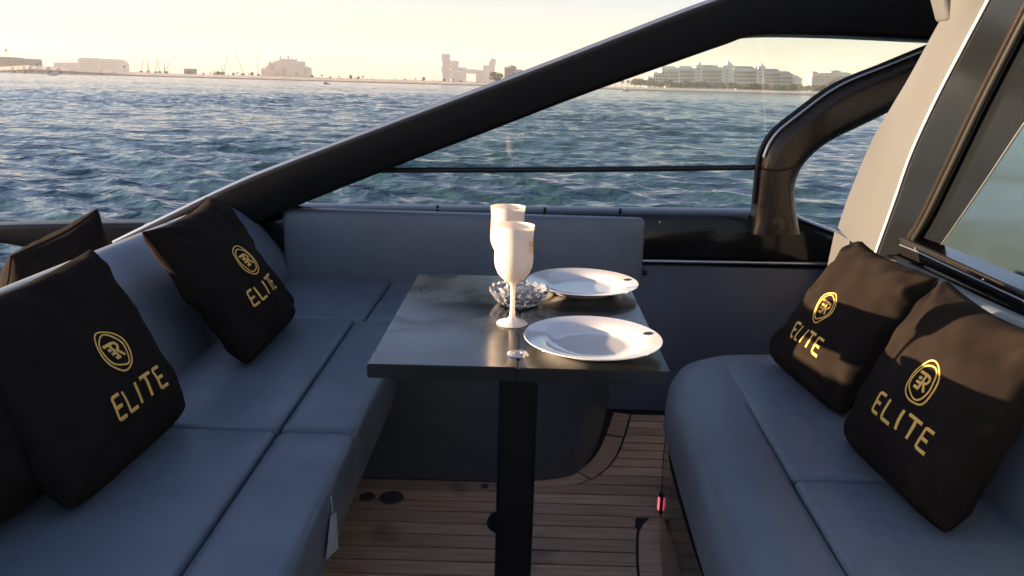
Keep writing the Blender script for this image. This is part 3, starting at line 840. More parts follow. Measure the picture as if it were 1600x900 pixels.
# deck fittings
def disc(name, x, y, r, h, mat, parent=None, z=0.0015):
    V, F = lathe([(.0005, h), (r * .55, h), (r * .6, h * .55), (r * .75, h * .55), (r * .8, h), (r * .95, h), (r, 0)], 24, (x, y, z)); return pyobj(name, V, F, mat, parent, smooth=True, autosmooth=rad(30))
for (x, y_, r, lb) in ((-.404, 2.0, .024, 'small round dark deck cap under the left seat edge'), (-.333, 2.0, .036, 'larger round dark deck cap beside the small one'), (-.065, 2.08, .012, 'tiny dark deck screw near the table post')):
    tag(disc('deck_cap', x, y_, r, .003, M['cap']), lb, 'deck cap')
s_ = at(806, 815, 1.0)
tag(disc('table_socket', .012, 1.885, .064, .008, M['black_satin']), 'round black table socket on the deck behind the post', 'socket')

# ================================================================== THE YACHT: shell, arch, window
yo = empty('yacht', (0, 2.95, 0), 'black and pearl yacht superstructure around the cockpit with arch and cabin side', 'yacht')
YG = 2.95
# hull side under the coaming, and coaming
# inner panel right of the far sofa, leaning outwards to the top
pt = [(0.36, 2.685, 0.0), (1.32, 2.66, 0.0), (1.36, 2.925, .505), (0.36, 2.925, .503)]
V = pt + [(p[0], p[1] + .03, p[2]) for p in pt]
pyobj('side_panel', V, [(0, 1, 2, 3), (7, 6, 5, 4), (0, 4, 5, 1), (1, 5, 6, 2), (2, 6, 7, 3), (3, 7, 4, 0)], M['panel'], yo)
tube('trim_rail', [(0.36, 2.935, .517), (0.9, 2.935, .523), (1.36, 2.935, .529)], .007, M['silver'], yo, 8)
# black coaming: profile swept along x, with sloping right end
def coaming(name, x0, x1, zt0, zt1, n=24):
    V = []; F = []
    prof = [(2.95, .535), (2.95, -.03), (2.96, -.008), (2.98, 0), (3.08, .004), (3.13, -.03), (3.16, -.2), (3.10, -1.3)]
    for i in range(n + 1):
        t = i / n; x = x0 + (x1 - x0) * t; zt = zt0 + (zt1 - zt0) * t
        if x > 1.08: zt -= (x - 1.08) * .36
        for j, (yy, zz) in enumerate(prof):
            V.append((x, yy, zz if j == 0 else zt + zz))
    m_ = len(prof)
    for i in range(n):
        for j in range(m_ - 1): F.append((i * m_ + j, i * m_ + j + 1, (i + 1) * m_ + j + 1, (i + 1) * m_ + j))
    return pyobj(name, V, F, M['black_gloss'], yo, smooth=True, autosmooth=rad(35))
coaming('coaming', -1.0, 1.62, .680, .722, 40)
for (x, z) in ((-.30, .700), (.12, .703), (.415, .708), (-.02, .702)):
    V, F = lathe([(.0005, .012), (.006, .011), (.007, .006), (.0055, 0)], 10, (x, 2.985, z - .004)); pyobj('stud', V, F, M['rubber'], yo, smooth=True)
V, F = lathe([(.0003, .006), (.004, .005), (.005, 0)], 10); o = pyobj('screw', [(.565 + v[0], 2.948 - v[2], .672 + v[1]) for v in V], F, M['chrome'], yo, smooth=True)
V, F = lathe([(.0003, .012), (.008, .011), (.010, 0)], 12); o = pyobj('knob', [(.516 + v[0], 2.912 - v[2], .478 + v[1]) for v in V], F, M['rubber'], yo, smooth=True)

# arch
low = [at(*p, YG) for p in ((300, 396), (440, 331), (610, 262), (760, 205), (900, 151), (1040, 101), (1120, 73), (1172, 58), (1290, 58), (1470, 66))]
upp = [at(*p, YG) for p in ((190, 376), (320, 313), (400, 276), (600, 199), (800, 124), (950, 66), (1085, 14), (1170, -14), (1300, -40), (1480, -60))]
arch = beam('arch', low, upp, .20, M['arch_black'], yo, n=110, r=.020)
# silver strip that runs along the top outer edge
cu = resample(catmull(upp), 110)
strip = [p + Vector((0, -.06, .004)) for p in cu[:96]]
tube('edge_strip', [strip[k] for k in range(0, 96, 5)], .009, M['silver'], arch, 8)
strip2 = [p + Vector((-.004, .03, .006)) for p in cu[:96]]
tube('edge_strip', [strip2[k] for k in range(0, 96, 5)], .008, M['black_satin'], arch, 8)

# strut with foot
pl = [at(*p, YG) for p in ((1168, 362), (1176, 332), (1181, 290), (1184, 258), (1191, 232), (1208, 206), (1235, 184), (1300, 137), (1380, 103), (1470, 66))]
pr_ = [at(*p, YG) for p in ((1246, 362), (1240, 332), (1237, 298), (1240, 276), (1252, 254), (1274, 232), (1304, 213), (1352, 190), (1400, 166), (1490, 118))]
strut = beam('strut', pl, pr_, .15, M['bronze_black'], yo, n=90, r=.050, seg=7)
V, F = lathe([(.0005, .05), (.062, .045), (.075, .02), (.080, -.01), (.0795, -.03)], 24, (at(1207, 336, YG).x, YG, .70)); pyobj('foot', V, F, M['bronze_black'], strut, smooth=True)
tube('joint_ring', [at(1183, 258, YG - .078), at(1200, 266, YG - .082), at(1225, 266, YG - .082), at(1242, 262, YG - .078)], .0035, M['rubber'], strut, 6)
sl = resample(catmull(pl), 60)
tube('seal', [p + Vector((-.008, -.02, .004)) for p in sl[6:58:3]], .009, M['rubber'], strut, 8)
tube('seal', [p + Vector((-.001, -.052, .004)) for p in sl[16:58:3]], .005, M['silver'], strut, 8)

# window: pane, sill bar
wp = [at(*p, YG + .01) for p in ((600, 265), (760, 203), (900, 149), (1040, 99), (1120, 71), (1172, 56), (1300, 57), (1452, 66), (1440, 78), (1300, 135), (1235, 182), (1206, 206), (1190, 232), (1184, 262))]
n = len(wp); V = wp + [p + Vector((0, .008, 0)) for p in wp]
F = [tuple(range(n)), tuple(range(2 * n - 1, n - 1, -1))] + [(i, i + n, (i + 1) % n + n, (i + 1) % n) for i in range(n)]
pane = pyobj('window_pane', V, F, M['pane'], yo)
tube('window_bar', [at(585, 266, YG), at(800, 265.5, YG), at(1000, 264, YG), at(1188, 261.5, YG)], .0105, M['rubber'], yo, 8)

# hardtop
ht = prism('hardtop', [(1.50, 3.03), (1.42, 2.60), (1.36, 1.9), (1.36, 0.4), (2.6, 0.4), (2.6, 3.03)], 1.372, 1.56, M['black_gloss'], yo)

# gunwale aft of the arch
gl0 = [at(*p, 3.02) for p in ((-420, 374), (-150, 357), (0, 349), (120, 346), (236, 345))]
gl1 = [at(*p, 3.02) for p in ((-420, 384), (-150, 378), (0, 377), (60, 384), (300, 430))]
beam('gunwale', gl0, gl1, .12, M['black_satin'], yo, n=40, r=.02)
V, F = rounded((.05, .05, .03), .012, (2, 2, 1), 0, lambda p, u, v, w_: p + at(238, 354, 2.95)); pyobj('cleat', V, F, M['chrome'], yo, smooth=True)
prism('sunpad', [(-2.6, .2), (-1.25, .2), (-1.25, 2.85), (-2.6, 2.85)], .10, .30, M['leather_base'], yo, bev=.03)
# hull sides
V = [(-2.6, 3.10, .50), (1.62, 3.13, .50), (1.7, 3.0, -1.6), (-2.6, 2.95, -1.6)]
pyobj('hull_side', [(-1.0, 3.12, .52), (2.6, 3.12, .52), (2.6, 2.98, -1.6), (-1.0, 2.98, -1.6), (-1.0, 3.06, .52), (2.6, 3.06, .52), (2.6, 2.92, -1.6), (-1.0, 2.92, -1.6)],
      [(3, 2, 1, 0), (4, 5, 6, 7), (0, 1, 5, 4), (1, 2, 6, 5), (2, 3, 7, 6), (3, 0, 4, 7)], M['black_gloss'], yo)

# cabin side: pearl pillar, dark flank, window frame and glass
def slab(name, P, d, mat, parent, bev=0.004):
    """plate with outline P (3-D points) and thickness vector d"""
    n = len(P); bm = bmesh.new()
    a = [bm.verts.new(p) for p in P]; b_ = [bm.verts.new(Vector(p) + Vector(d)) for p in P]
    bm.faces.new(a); bm.faces.new(b_[::-1])
    for i in range(n): bm.faces.new((a[i], a[(i + 1) % n], b_[(i + 1) % n], b_[i]))
    if bev: bmesh.ops.bevel(bm, geom=bm.edges[:], offset=bev, segments=3, affect='EDGES')
    return bmobj(name, bm, mat, parent, smooth=True, autosmooth=rad(40))
def onX(px, py, x0, slope=0.0, yref=2.4):
    """point on the cabin wall x = x0 + slope*(y - yref)"""
    d = _f + _r * ((px - 800) / FPX) - _u * ((py - 450) / FPX)
    t = (x0 - slope * yref) / (d.x - slope * d.y)
    return CAM + d * t
S1 = 0.10      # pearl face turns away towards the bow
S2 = -0.04
XR = 1.15
ridge = [onX(1366, 402, XR, S2), onX(1371, 387, XR, S2), onX(1397, 315, XR, S2), onX(1424, 239, XR, S2), onX(1463, 154, XR, S2), onX(1503, 77, XR, S2), onX(1544, 0, XR, S2), onX(1577, -64, XR, S2)]
left = [onX(px, py, XR, S1) for (px, py) in ((1309, 356), (1316, 334), (1327, 303), (1361, 222), (1392, 168), (1420, 121), (1450, 66), (1485, 2), (1515, -55))]
# pillar face curved between left edge and ridge
def loft(name, A, B, n, m_, bulge, mat, parent, thick):
    a = resample(catmull(A, 6), n); b_ = resample(catmull(B, 6), n); V = []; F = []
    for i in range(n):
        for j in range(m_):
            t = j / (m_ - 1); p = a[i].lerp(b_[i], t)
            p = p + Vector((-bulge * math.sin(PI * t), 0, 0)); V.append(p)
    for i in range(n):
        for j in range(m_): V.append(V[i * m_ + j] + Vector(thick))
    o_ = n * m_
    for i in range(n - 1):
        for j in range(m_ - 1):
            q = (i * m_ + j, i * m_ + j + 1, (i + 1) * m_ + j + 1, (i + 1) * m_ + j); F.append(q); F.append(tuple(k + o_ for k in reversed(q)))
    for i in range(n - 1):
        for j in (0, m_ - 1):
            F.append((i * m_ + j, (i + 1) * m_ + j, (i + 1) * m_ + j + o_, i * m_ + j + o_))
    for i in (0, n - 1):
        for j in range(m_ - 1): F.append((i * m_ + j, i * m_ + j + 1, i * m_ + j + 1 + o_, i * m_ + j + o_))
    ob = pyobj(name, V, F, mat, parent, smooth=True)
    bm = bmesh.new(); bm.from_mesh(ob.data); bmesh.ops.recalc_face_normals(bm, faces=bm.faces); bm.to_mesh(ob.data); bm.free()
    ob.data.set_sharp_from_angle(angle=rad(45)); return ob
pil = loft('pillar', left, ridge, 30, 9, .012, M['pearl'], yo, (.10, .0, 0))
tube('ridge_highlight', ridge, .0045, M['hull_white'], pil, 8)  # white line paints in the highlight along the pillar's chamfered ridge
pb = loft('pillar_base', [onX(1290, 428, XR, S1), onX(1297, 395, XR, S1), onX(1304, 362, XR, S1)], [onX(1352, 455, XR, S1), onX(1360, 420, XR, S1), onX(1366, 392, XR, S1)], 12, 6, .006, M['pearl'], yo, (.10, 0, 0))
seal_l = [onX(px, py, XR, S2) for (px, py) in ((1408, 396), (1424, 372), (1444, 338), (1480, 264), (1530, 160), (1600, 22), (1660, -96))]
flank = loft('cabin_flank', [p + Vector((.003, 0, 0)) for p in ridge], seal_l, 30, 5, .0, M['gunmetal'], yo, (.10, 0, 0))
tube('window_seal', [p + Vector((-.006, 0, 0)) for p in seal_l[1:]] , .008, M['bronze_black'], yo, 8)
tube('window_seal', [p + Vector((-.005, -.022, 0)) for p in seal_l[1:]] , .009, M['rubber'], yo, 8)
# sill frame
sa = [onX(px, py, XR, S2) for (px, py) in ((1410, 371), (1440, 383), (1520, 419), (1600, 455), (1760, 527))]
sa.append(Vector((XR + S2 * (-.8 - 2.4), -.8, sa[-1].z)))
sb = [onX(px, py, XR, S2) for (px, py) in ((1408, 398), (1436, 410), (1516, 448), (1600, 488), (1760, 564))]
sb.append(Vector((XR + S2 * (-.8 - 2.4), -.8, sb[-1].z)))
sill = loft('window_sill', sa, sb, 40, 5, .005, M['black_gloss'], yo, (.09, 0, 0))
tube('sill_bead', [p + Vector((-.006, 0, -.004)) for p in sa], .0035, M['bronze_black'], sill, 8)
tube('sill_bead', [(p + q) * .5 + Vector((-.006, 0, .004)) for p, q in zip(sa, sb)], .0025, M['silver'], sill, 8)
for k, (px, py) in enumerate(((1430, 388), (1536, 437))):
    c = onX(px, py, XR - .007, S2); V, F = lathe([(.0003, .003), (.003, .0025), (.004, 0)], 8); pyobj('rivet', [(c.x - v[2], c.y + v[0], c.z + v[1]) for v in V], F, M['chrome'], sill, smooth=True)
# black printed border and the glass behind
gl_edge = [onX(px, py, XR + .012, S2) for (px, py) in ((1472, 382), (1500, 342), (1540, 284), (1584, 218), (1660, 106), (1720, 10))]
fr_edge = [onX(px, py, XR + .012, S2) for (px, py) in ((1428, 366), (1452, 328), (1490, 252), (1538, 152), (1606, 20), (1664, -96))]
loft('window_border', fr_edge, gl_edge, 24, 4, 0, M['gunmetal'], yo, (.006, 0, 0))
gp = gl_edge + [Vector((XR + .012 + S2 * (-.8 - 2.4), -.8, 1.40)), Vector((XR + .012 + S2 * (-.8 - 2.4), -.8, .72))]
glass = slab('cabin_window', gp, (.006, 0, 0), M['cabin_glass'], yo, 0)
tube('glass_edge', [p + Vector((-.002, 0, 0)) for p in gl_edge], .0018, M['silver'], yo, 6)
# bracket lamp at the head of the pillar
V, F = rounded((.05, .07, .10), .014, (2, 2, 3), 0, lambda p, u, v, w_: Matrix.Rotation(rad(-24), 3, 'Y') @ p + onX(1478, 2, XR - .02, 0)); pyobj('bracket', V, F, M['pearl'], yo, smooth=True)
# wall behind the right bench and lower cabin side
boxobj('cabin_side', 1.16, 1.9, -1.2, 2.62, -.02, .70, M['gunmetal'], yo, .01)

# ================================================================== FAR AND LEFT SOFA
so = empty('corner_sofa', (-.9, 2.0, 0), 'blue grey leather corner sofa along the left and far side', 'sofa')
# base lockers
FB = [(-.45, FARB), (.02, FARB)] + [(p.x, p.y) for p in catmull([(0.02, FARB, 0), (0.12, 2.130, 0), (0.21, 2.17, 0), (0.275, 2.29, 0), (0.325, 2.46, 0), (0.375, 2.70, 0)], 6)][1:] + [(.375, 2.86), (-.45, 2.86)]
prism('base', FB, 0.0, .372, M['leather_base'], so, smooth=True)
prism('base', [(-1.1, -.3), (-.47, -.3), (-.47, 2.10), (-.455, 2.86), (-1.1, 2.86)], 0.0, .30, M['leather_base'], so)
boxobj('latch', -.4675, -.4625, 2.02, 2.03, .16, .24, M['chrome'], so, .001)
# seat cushions: left run (front strip, back strip) and the far run
XE, XS = -.335, -.512
r_ = .022
ys = [-.30, .55, 1.563, 2.385]
zt = SEATZ
for (y0, y1) in zip(ys, ys[1:]):
    quad_cushion('seat_cushion', (XS + .001, y0 + .001), (XE, y0 + .001), (XE + (.01 if y1 > 2 else 0), y1 - .001), (XS + .001, y1 - .001), .27, zt, r_, .004, M['leather'], so)
    quad_cushion('seat_cushion', (-.92, y0 + .001), (XS - .001, y0 + .001), (XS - .001, y1 - .001), (-.92, y1 - .001), .27, zt, r_ * .7, .006, M['leather'], so)
quad_cushion('seat_cushion', (-.92, 2.387), (-.482, 2.387), (-.47, 2.93), (-.92, 2.93), .27, zt, .015, .006, M['leather'], so)
# far run over the rounded locker: strip behind and strip in front
quad_cushion('seat_cushion', (-.479, 2.387), (.36, 2.40), (.40, 2.93), (-.468, 2.93), .27, zt, .018, .006, M['leather'], so)
quad_cushion('seat_cushion', (-.322, 2.06), (.16, 2.06), (.34, 2.398), (-.322, 2.385), .375, zt, .03, .004, M['leather'], so)
# far backrest
def backrest(name, x0, x1, yb, yt, z0, z1, thick, r, mat, parent, n=(14, 3, 5), puff=.012):
    def warp(p, u, v, w_):
        x = x0 + (x1 - x0) * u; z = z0 + (z1 - z0) * w_
        yy = yb + (yt - yb) * w_ + p.y - puff * math.sin(PI * w_) * (1 - v) * (1 - abs(2 * u - 1) ** 4)
        return (x, yy + .0015 * mnoise.noise(Vector((x * 6, z * 6, 0))), z)
    V, F = rounded((x1 - x0, thick, z1 - z0), r, n, 0, warp); return pyobj(name, V, F, mat, parent, smooth=True)
backrest('backrest', -.885, .503, 2.915, 2.925, .395, .690, .070, .022, M['leather'], so)
# left backrest: leans outboard, its top curls over; far end rounds down
def left_back(name, y0, y1, endround):
    V = []; F = []
    prof = []      # (x, z, shade of roundness)
    base = [(-.865, .39), (-.872, .46), (-.90, .54), (-.945, .61), (-.998, .664), (-1.05, .698), (-1.095, .712), (-1.135, .706), (-1.165, .68), (-1.18, .64), (-1.185, .39)]
    P = catmull([(a, 0, b_) for a, b_ in base], 4)
    n = 46; m_ = len(P)
    for i in range(n):
        t = i / (n - 1); y = y0 + (y1 - y0) * t
        d1 = (y1 - y)
        e_ = 1.0
        R_ = .085
        if endround and d1 < R_: e_ = .80 + .20 * math.sqrt(max(0, 1 - ((R_ - d1) / R_) ** 2))
        for p in P:
            zz = .39 + (p.z - .39) * (e_ if endround else 1)
            sink = (1 - e_) * .25
            x = p.x
            dome_ = .010 * mnoise.noise(Vector((x * 4, y * 2.2, zz * 4)))
            V.append((x + dome_ * .5, y, zz + dome_ * .3))
    for i in range(n - 1):
        for k in range(m_ - 1): F.append((i * m_ + k, (i + 1) * m_ + k, (i + 1) * m_ + k + 1, i * m_ + k + 1))
    F.append(tuple(range(m_ - 1, -1, -1))); F.append(tuple((n - 1) * m_ + k for k in range(m_)))
    ob = pyobj(name, V, F, M['leather'], so, smooth=True)
    bm = bmesh.new(); bm.from_mesh(ob.data); bmesh.ops.recalc_face_normals(bm, faces=bm.faces); bm.to_mesh(ob.data); bm.free()
    ob.data.set_sharp_from_angle(angle=rad(60)); return ob
left_back('backrest', -.30, 2.945, True)
# care tag hanging below the seat edge
tg = [Vector((-.338, 1.295, .235)), Vector((-.338, 1.275, .235)), Vector((-.345, 1.262, .14)), Vector((-.345, 1.292, .13))]
tg = [Vector((-.330, 1.327, .362)), Vector((-.331, 1.290, .376)), Vector((-.327, 1.232, .322)), Vector((-.325, 1.313, .292))]
V = [tuple(p) for p in tg] + [tuple(p + Vector((.0012, 0, 0))) for p in tg]
pyobj('care_tag', V, [(0, 1, 2, 3), (7, 6, 5, 4), (0, 4, 5, 1), (1, 5, 6, 2), (2, 6, 7, 3), (3, 7, 4, 0)], M['tag'], so)
tube('tag_string', [tuple((tg[0] + tg[1]) / 2), tuple((tg[0] + tg[1]) / 2 + Vector((-.004, .004, .035)))], .0012, M['tag'], so, 5, False)

# ================================================================== RIGHT BENCH
be = empty('bench_seat', (.75, 1.4, 0), 'blue grey leather bench on the right with rounded front corner', 'bench')
def right_x(y, base):   # bench edges fan out slightly towards the far end
    return base + (y - 1.08) * .075
# locker under the bench: polished black
prism('base', [(p.x, p.y) for p in RB if p.y < 2.2] + [(.60, 2.16), (1.1, 2.16), (1.1, .2)], .001, .28, M['black_gloss'], be, smooth=True)
lm, lnt, lb_ = nmat('red_light')
lb_.inputs['Base Color'].default_value = (.6, .05, .08, 1); lb_.inputs['Emission Color'].default_value = (1, .10, .16, 1); lb_.inputs['Emission Strength'].default_value = 0.28
cl = empty('courtesy_light', (.428, 1.87, .03), 'small glowing red courtesy light low on the black bench base', 'light')
V, F = rounded((.010, .030, .055), .004, (1, 1, 2), 0, lambda p, u, v, w_: p + Vector((.424, 1.885, .075))); pyobj('housing', V, F, M['black_satin'], cl, smooth=True)
V, F = rounded((.006, .014, .036), .0028, (1, 1, 2), 0, lambda p, u, v, w_: p + Vector((.4185, 1.883, .075))); pyobj('lens', V, F, lm, cl, smooth=True)
# bolster along the front with a rounded far corner
def bolster():
    V = []; F = []
    path = []
    # centre line of the roll: along front, then round the corner to the far end
    pts = [(.455, -.30), (.455, .6), (.462, 1.1), (.482, 1.5), (.507, 1.85), (.522, 1.96), (.560, 2.06), (.64, 2.118), (.76, 2.135), (1.02, 2.15)]
    C_ = resample(catmull([(a, b_, 0) for a, b_ in pts], 8), 80)
    for i, p in enumerate(C_):
        t = (C_[min(i + 1, 79)] - C_[max(i - 1, 0)]).normalized(); nrm = Vector((-t.y, t.x, 0))     # outward = left of travel
        wd = .095 if p.y < 1.9 else .085
        win = .10 if p.y < 1.8 else .135
        prof = [(-wd + .045, .255), (-wd + .012, .275), (-wd - .004, .31), (-wd, .36), (-wd + .02, .398), (-wd + .055, .416), (0, .422), (win - .02, .420), (win - .006, .416), (win - .001, .404), (win, .27)]
        for (o_, z) in prof:
            q = p - nrm * o_ * -1 if False else p + nrm * (-o_)
            V.append((q.x, q.y, z + .0015 * mnoise.noise(Vector((q.x * 7, q.y * 7, 0)))))
    m_ = 11
    for i in range(79):
        for k in range(m_ - 1): F.append((i * m_ + k, (i + 1) * m_ + k, (i + 1) * m_ + k + 1, i * m_ + k + 1))
        F.append((i * m_ + m_ - 1, (i + 1) * m_ + m_ - 1, (i + 1) * m_, i * m_))
    F.append(tuple(range(m_))); F.append(tuple(79 * m_ + k for k in range(m_ - 1, -1, -1)))
    ob = pyobj('seat_bolster', V, F, M['leather'], be, smooth=True)
    bm = bmesh.new(); bm.from_mesh(ob.data); bmesh.ops.recalc_face_normals(bm, faces=bm.faces); bm.to_mesh(ob.data); bm.free()
    ob.data.set_sharp_from_angle(angle=rad(60))
bolster()
def cx(y): return .558 + (y - 1.08) * .050 + .002
for (y0, y1) in ((-.30, .52), (.522, 1.398), (1.402, 2.062)):
    quad_cushion('seat_cushion', (cx(y0), y0), (1.0, y0), (1.0, y1), (cx(y1), y1), .27, zt + .004, .016, .006, M['leather'], be)
def right_back():
    base = [(.925, .39), (.935, .47), (.962, .56), (.995, .63), (1.035, .685), (1.075, .712), (1.115, .712), (1.145, .695), (1.155, .60), (1.155, .39)]
    P = catmull([(a, 0, b_) for a, b_ in base], 4); V = []; F = []; n = 50; m_ = len(P)
    y0, y1 = -.3, 2.27
    for i in range(n):
        y = y0 + (y1 - y0) * i / (n - 1); d1 = y1 - y; R_ = .10
        e_ = 1.0 if d1 > R_ else .72 + .28 * math.sqrt(max(0, 1 - ((R_ - d1) / R_) ** 2))
        for p in P:
            zz = .39 + (p.z - .39) * e_; q = .008 * mnoise.noise(Vector((p.x * 4, y * 2.5, zz * 4 + 7)))
            V.append((p.x + q * .5, y, zz + q * .3))
    for i in range(n - 1):
        for k in range(m_ - 1): F.append((i * m_ + k, i * m_ + k + 1, (i + 1) * m_ + k + 1, (i + 1) * m_ + k))
    F.append(tuple(range(m_))); F.append(tuple((n - 1) * m_ + k for k in range(m_ - 1, -1, -1)))
    ob = pyobj('backrest', V, F, M['leather'], be, smooth=True)
    bm = bmesh.new(); bm.from_mesh(ob.data); bmesh.ops.recalc_face_normals(bm, faces=bm.faces); bm.to_mesh(ob.data); bm.free()
    ob.data.set_sharp_from_angle(angle=rad(60))
right_back()

# ================================================================== TABLE
TZ = 0.70
ta = empty('folding_table', (.02, 1.57, 0), 'square black lacquered folding table on a single post', 'table')
def leaf(x0, x1):
    c = [(x0 - (.0 if x0 < 0 else 0), 1.247), (x1, 1.250), (x1 + .012, 1.905), (x0 + .008, 1.900)]
    bm = bmesh.new(); lo = [bm.verts.new((*p, TZ - .026)) for p in c]; hi = [bm.verts.new((*p, TZ)) for p in c]
    bm.faces.new(lo[::-1]); bm.faces.new(hi)
    for i in range(4): bm.faces.new((lo[i], lo[(i + 1) % 4], hi[(i + 1) % 4], hi[i]))
    bmesh.ops.bevel(bm, geom=bm.edges[:], offset=.0022, segments=2, affect='EDGES')
    bmobj('leaf', bm, M['lacquer'], ta)
SEAM = .0135
leaf(-.2475, SEAM - .0008); leaf(SEAM + .0008, .2795)
V, F = rounded((.080, .080, .675), .008, (1, 1, 2), 0, lambda p, u, v, w_: p + Vector((.019, 1.50, .3375))); pyobj('post', V, F, M['black_satin'], ta, smooth=True)
boxobj('underframe', -.12, .16, 1.40, 1.75, TZ - .05, TZ - .027, M['black_satin'], ta, .004)
V, F = lathe([(.0004, .0008), (.0085, .0009), (.009, .0022), (.0185, .0024), (.0205, .0002)], 32, (SEAM, 1.318, TZ)); pyobj('latch_disc', V, F, M['chrome'], ta, smooth=True, autosmooth=rad(30))
V, F = lathe([(.0003, .0012), (.0045, .001), (.006, 0)], 12); pyobj('stud', [(-.215 + v[0], 1.742 + v[1], TZ + v[2] + .0003) for v in V], F, M['ink'], ta)

# ================================================================== TABLEWARE
def plate(x, y, R, label):
    e = empty('plate', (x, y, TZ), label, 'plate', 'white plates on the table')
    k = R / .13
    prof = [(.0004, .0075), (.060, .0075), (.078, .0085), (.086, .0135), (.094, .0185), (.112, .0215), (.127, .0240), (.1298, .0243), (.1302, .0230), (.128, .0215), (.112, .0185), (.096, .0155), (.088, .0105), (.080, .0045), (.076, .0005), (.070, .0005), (.066, .0035), (.0004, .0035)]
    V, F = lathe([(a * k, b_ * k) for a, b_ in prof], 72, (x, y, TZ + .0006)); pyobj('dish', V, F, M['china'], e, smooth=True, autosmooth=rad(70))
    # printed mark on the rim
    a0 = rad(16); mx = x + .113 * k * math.cos(a0); my = y + .113 * k * math.sin(a0)
    V = []; n = 16
    for j in range(n):
        t = 2 * PI * j / n; V.append((mx + .0088 * math.cos(t), my + .0088 * math.sin(t), TZ + .0006 + (.0217 + .0028 * (.0088 * math.cos(t) / .015)) * k + .0008))
    pyobj('rim_mark', V, [tuple(range(n))], M['ink'], e)
    return e
plate(.153, 1.362, .1285, 'white dinner plate on the near right of the table')
plate(.168, 1.776, .1320, 'white dinner plate on the far right of the table')
def goblet(x, y, label, mark_az):
    e = empty('goblet', (x, y, TZ), label, 'goblet', 'white goblets on the table')
    out = [(.0004, .0065), (.010, .0062), (.024, .0035), (.0315, .0008), (.032, .0016), (.030, .0035), (.012, .0085), (.0062, .016), (.0048, .03), (.0045, .055), (.0052, .080), (.010, .0885), (.022, .0955), (.0315, .106), (.0372, .120), (.0392, .133), (.0386, .150), (.0378, .165), (.0378, .182), (.0394, .2035), (.0398, .2048)]
    inn = [(.0385, .2045), (.0366, .183), (.0366, .166), (.0372, .150), (.0378, .133), (.0357, .121), (.030, .108), (.021, .0985), (.009, .0935), (.0004, .0925)]
    base = [(.0004, .0004), (.0312, .0004)]
    V, F = lathe(base + out[3:] + inn, 56, (x, y, TZ + .0005)); pyobj('cup', V, F, M['white_plastic'], e, smooth=True, autosmooth=rad(65))
    # gold crest printed on the bowl
    V = []; F = []
    def pt(s, z):
        rr = .0384 + (.0012 if False else 0)
        zz = [(a[1], a[0]) for a in out[13:]]
        for (z0, r0), (z1, r1) in zip(zz, zz[1:]):
            if z0 <= z <= z1: rr = r0 + (r1 - r0) * (z - z0) / (z1 - z0)
        rr += .0006; a = mark_az + s / .037
        return (x + rr * math.cos(a), y + rr * math.sin(a), TZ + z)
    def quad(s0, s1, z0, z1):
        for i in range(4):
            a = s0 + (s1 - s0) * i / 4; b_ = s0 + (s1 - s0) * (i + 1) / 4; k = len(V)
            V.extend([pt(a, z0), pt(b_, z0), pt(b_, z1), pt(a, z1)]); F.append((k, k + 1, k + 2, k + 3))
    for (a, b_, c, d) in ((-.011, .011, .166, .1685), (-.011, -.008, .1685, .178), (-.0015, .0015, .1685, .182), (.008, .011, .1685, .178), (-.006, -.004, .1685, .174), (.004, .006, .1685, .174), (-.008, .008, .160, .163), (-.005, .005, .154, .1575), (-.012, -.009, .154, .163), (.009, .012, .154, .163)):
        quad(a, b_, c, d)
    pyobj('crest', V, F, M['gold'], e)
goblet(.002, 1.500, 'white goblet in front of the cut glass bowl', rad(-22))
goblet(-.014, 1.735, 'white goblet with gold crest behind the cut glass bowl', rad(200))
# cut glass bowl
def crystal_bowl(x, y, R):
    e = empty('cut_glass_bowl', (x, y, TZ), 'clear cut glass bowl with diamond facets between the goblets', 'bowl')
    n = 36; rows_o = [(.038, .0), (.046, .006), (.0535, .014), (.059, .022), (.0625, .029), (.0645, .034)]
    rows_i = [(.0600, .034), (.056, .026), (.050, .018), (.042, .0115), (.020, .009)]
    V = []; F = []
    k = R / .0645
    seq = rows_o + rows_i
    for i, (r0, z) in enumerate(seq):
        outer = i < len(rows_o)
        for j in range(n):
            a = 2 * PI * (j + (.5 if i % 2 else 0)) / n
            d = (.0028 if (j % 2 == 0) else -.0028) if outer and 0 < i < 5 else 0
            zz = z + (.003 * (1 if j % 2 else -1) if i in (5, 6) else 0)
            V.append((x + (r0 + d) * k * math.cos(a), y + (r0 + d) * k * math.sin(a), TZ + .0006 + zz))
    for i in range(len(seq) - 1):
        for j in range(n):
            a, b_, c, d = i * n + j, i * n + (j + 1) % n, (i + 1) * n + (j + 1) % n, (i + 1) * n + j
            if i % 2 == 0: F += [(a, b_, d), (b_, c, d)]
            else: F += [(a, b_, c), (a, c, d)]
    F.append(tuple(range(n - 1, -1, -1))); F.append(tuple((len(seq) - 1) * n + j for j in range(n)))
    ob = pyobj('dish', V, F, M['crystal'], e)
    bm = bmesh.new(); bm.from_mesh(ob.data); bmesh.ops.recalc_face_normals(bm, faces=bm.faces); bm.to_mesh(ob.data); bm.free()
crystal_bowl(.016, 1.655, .066)

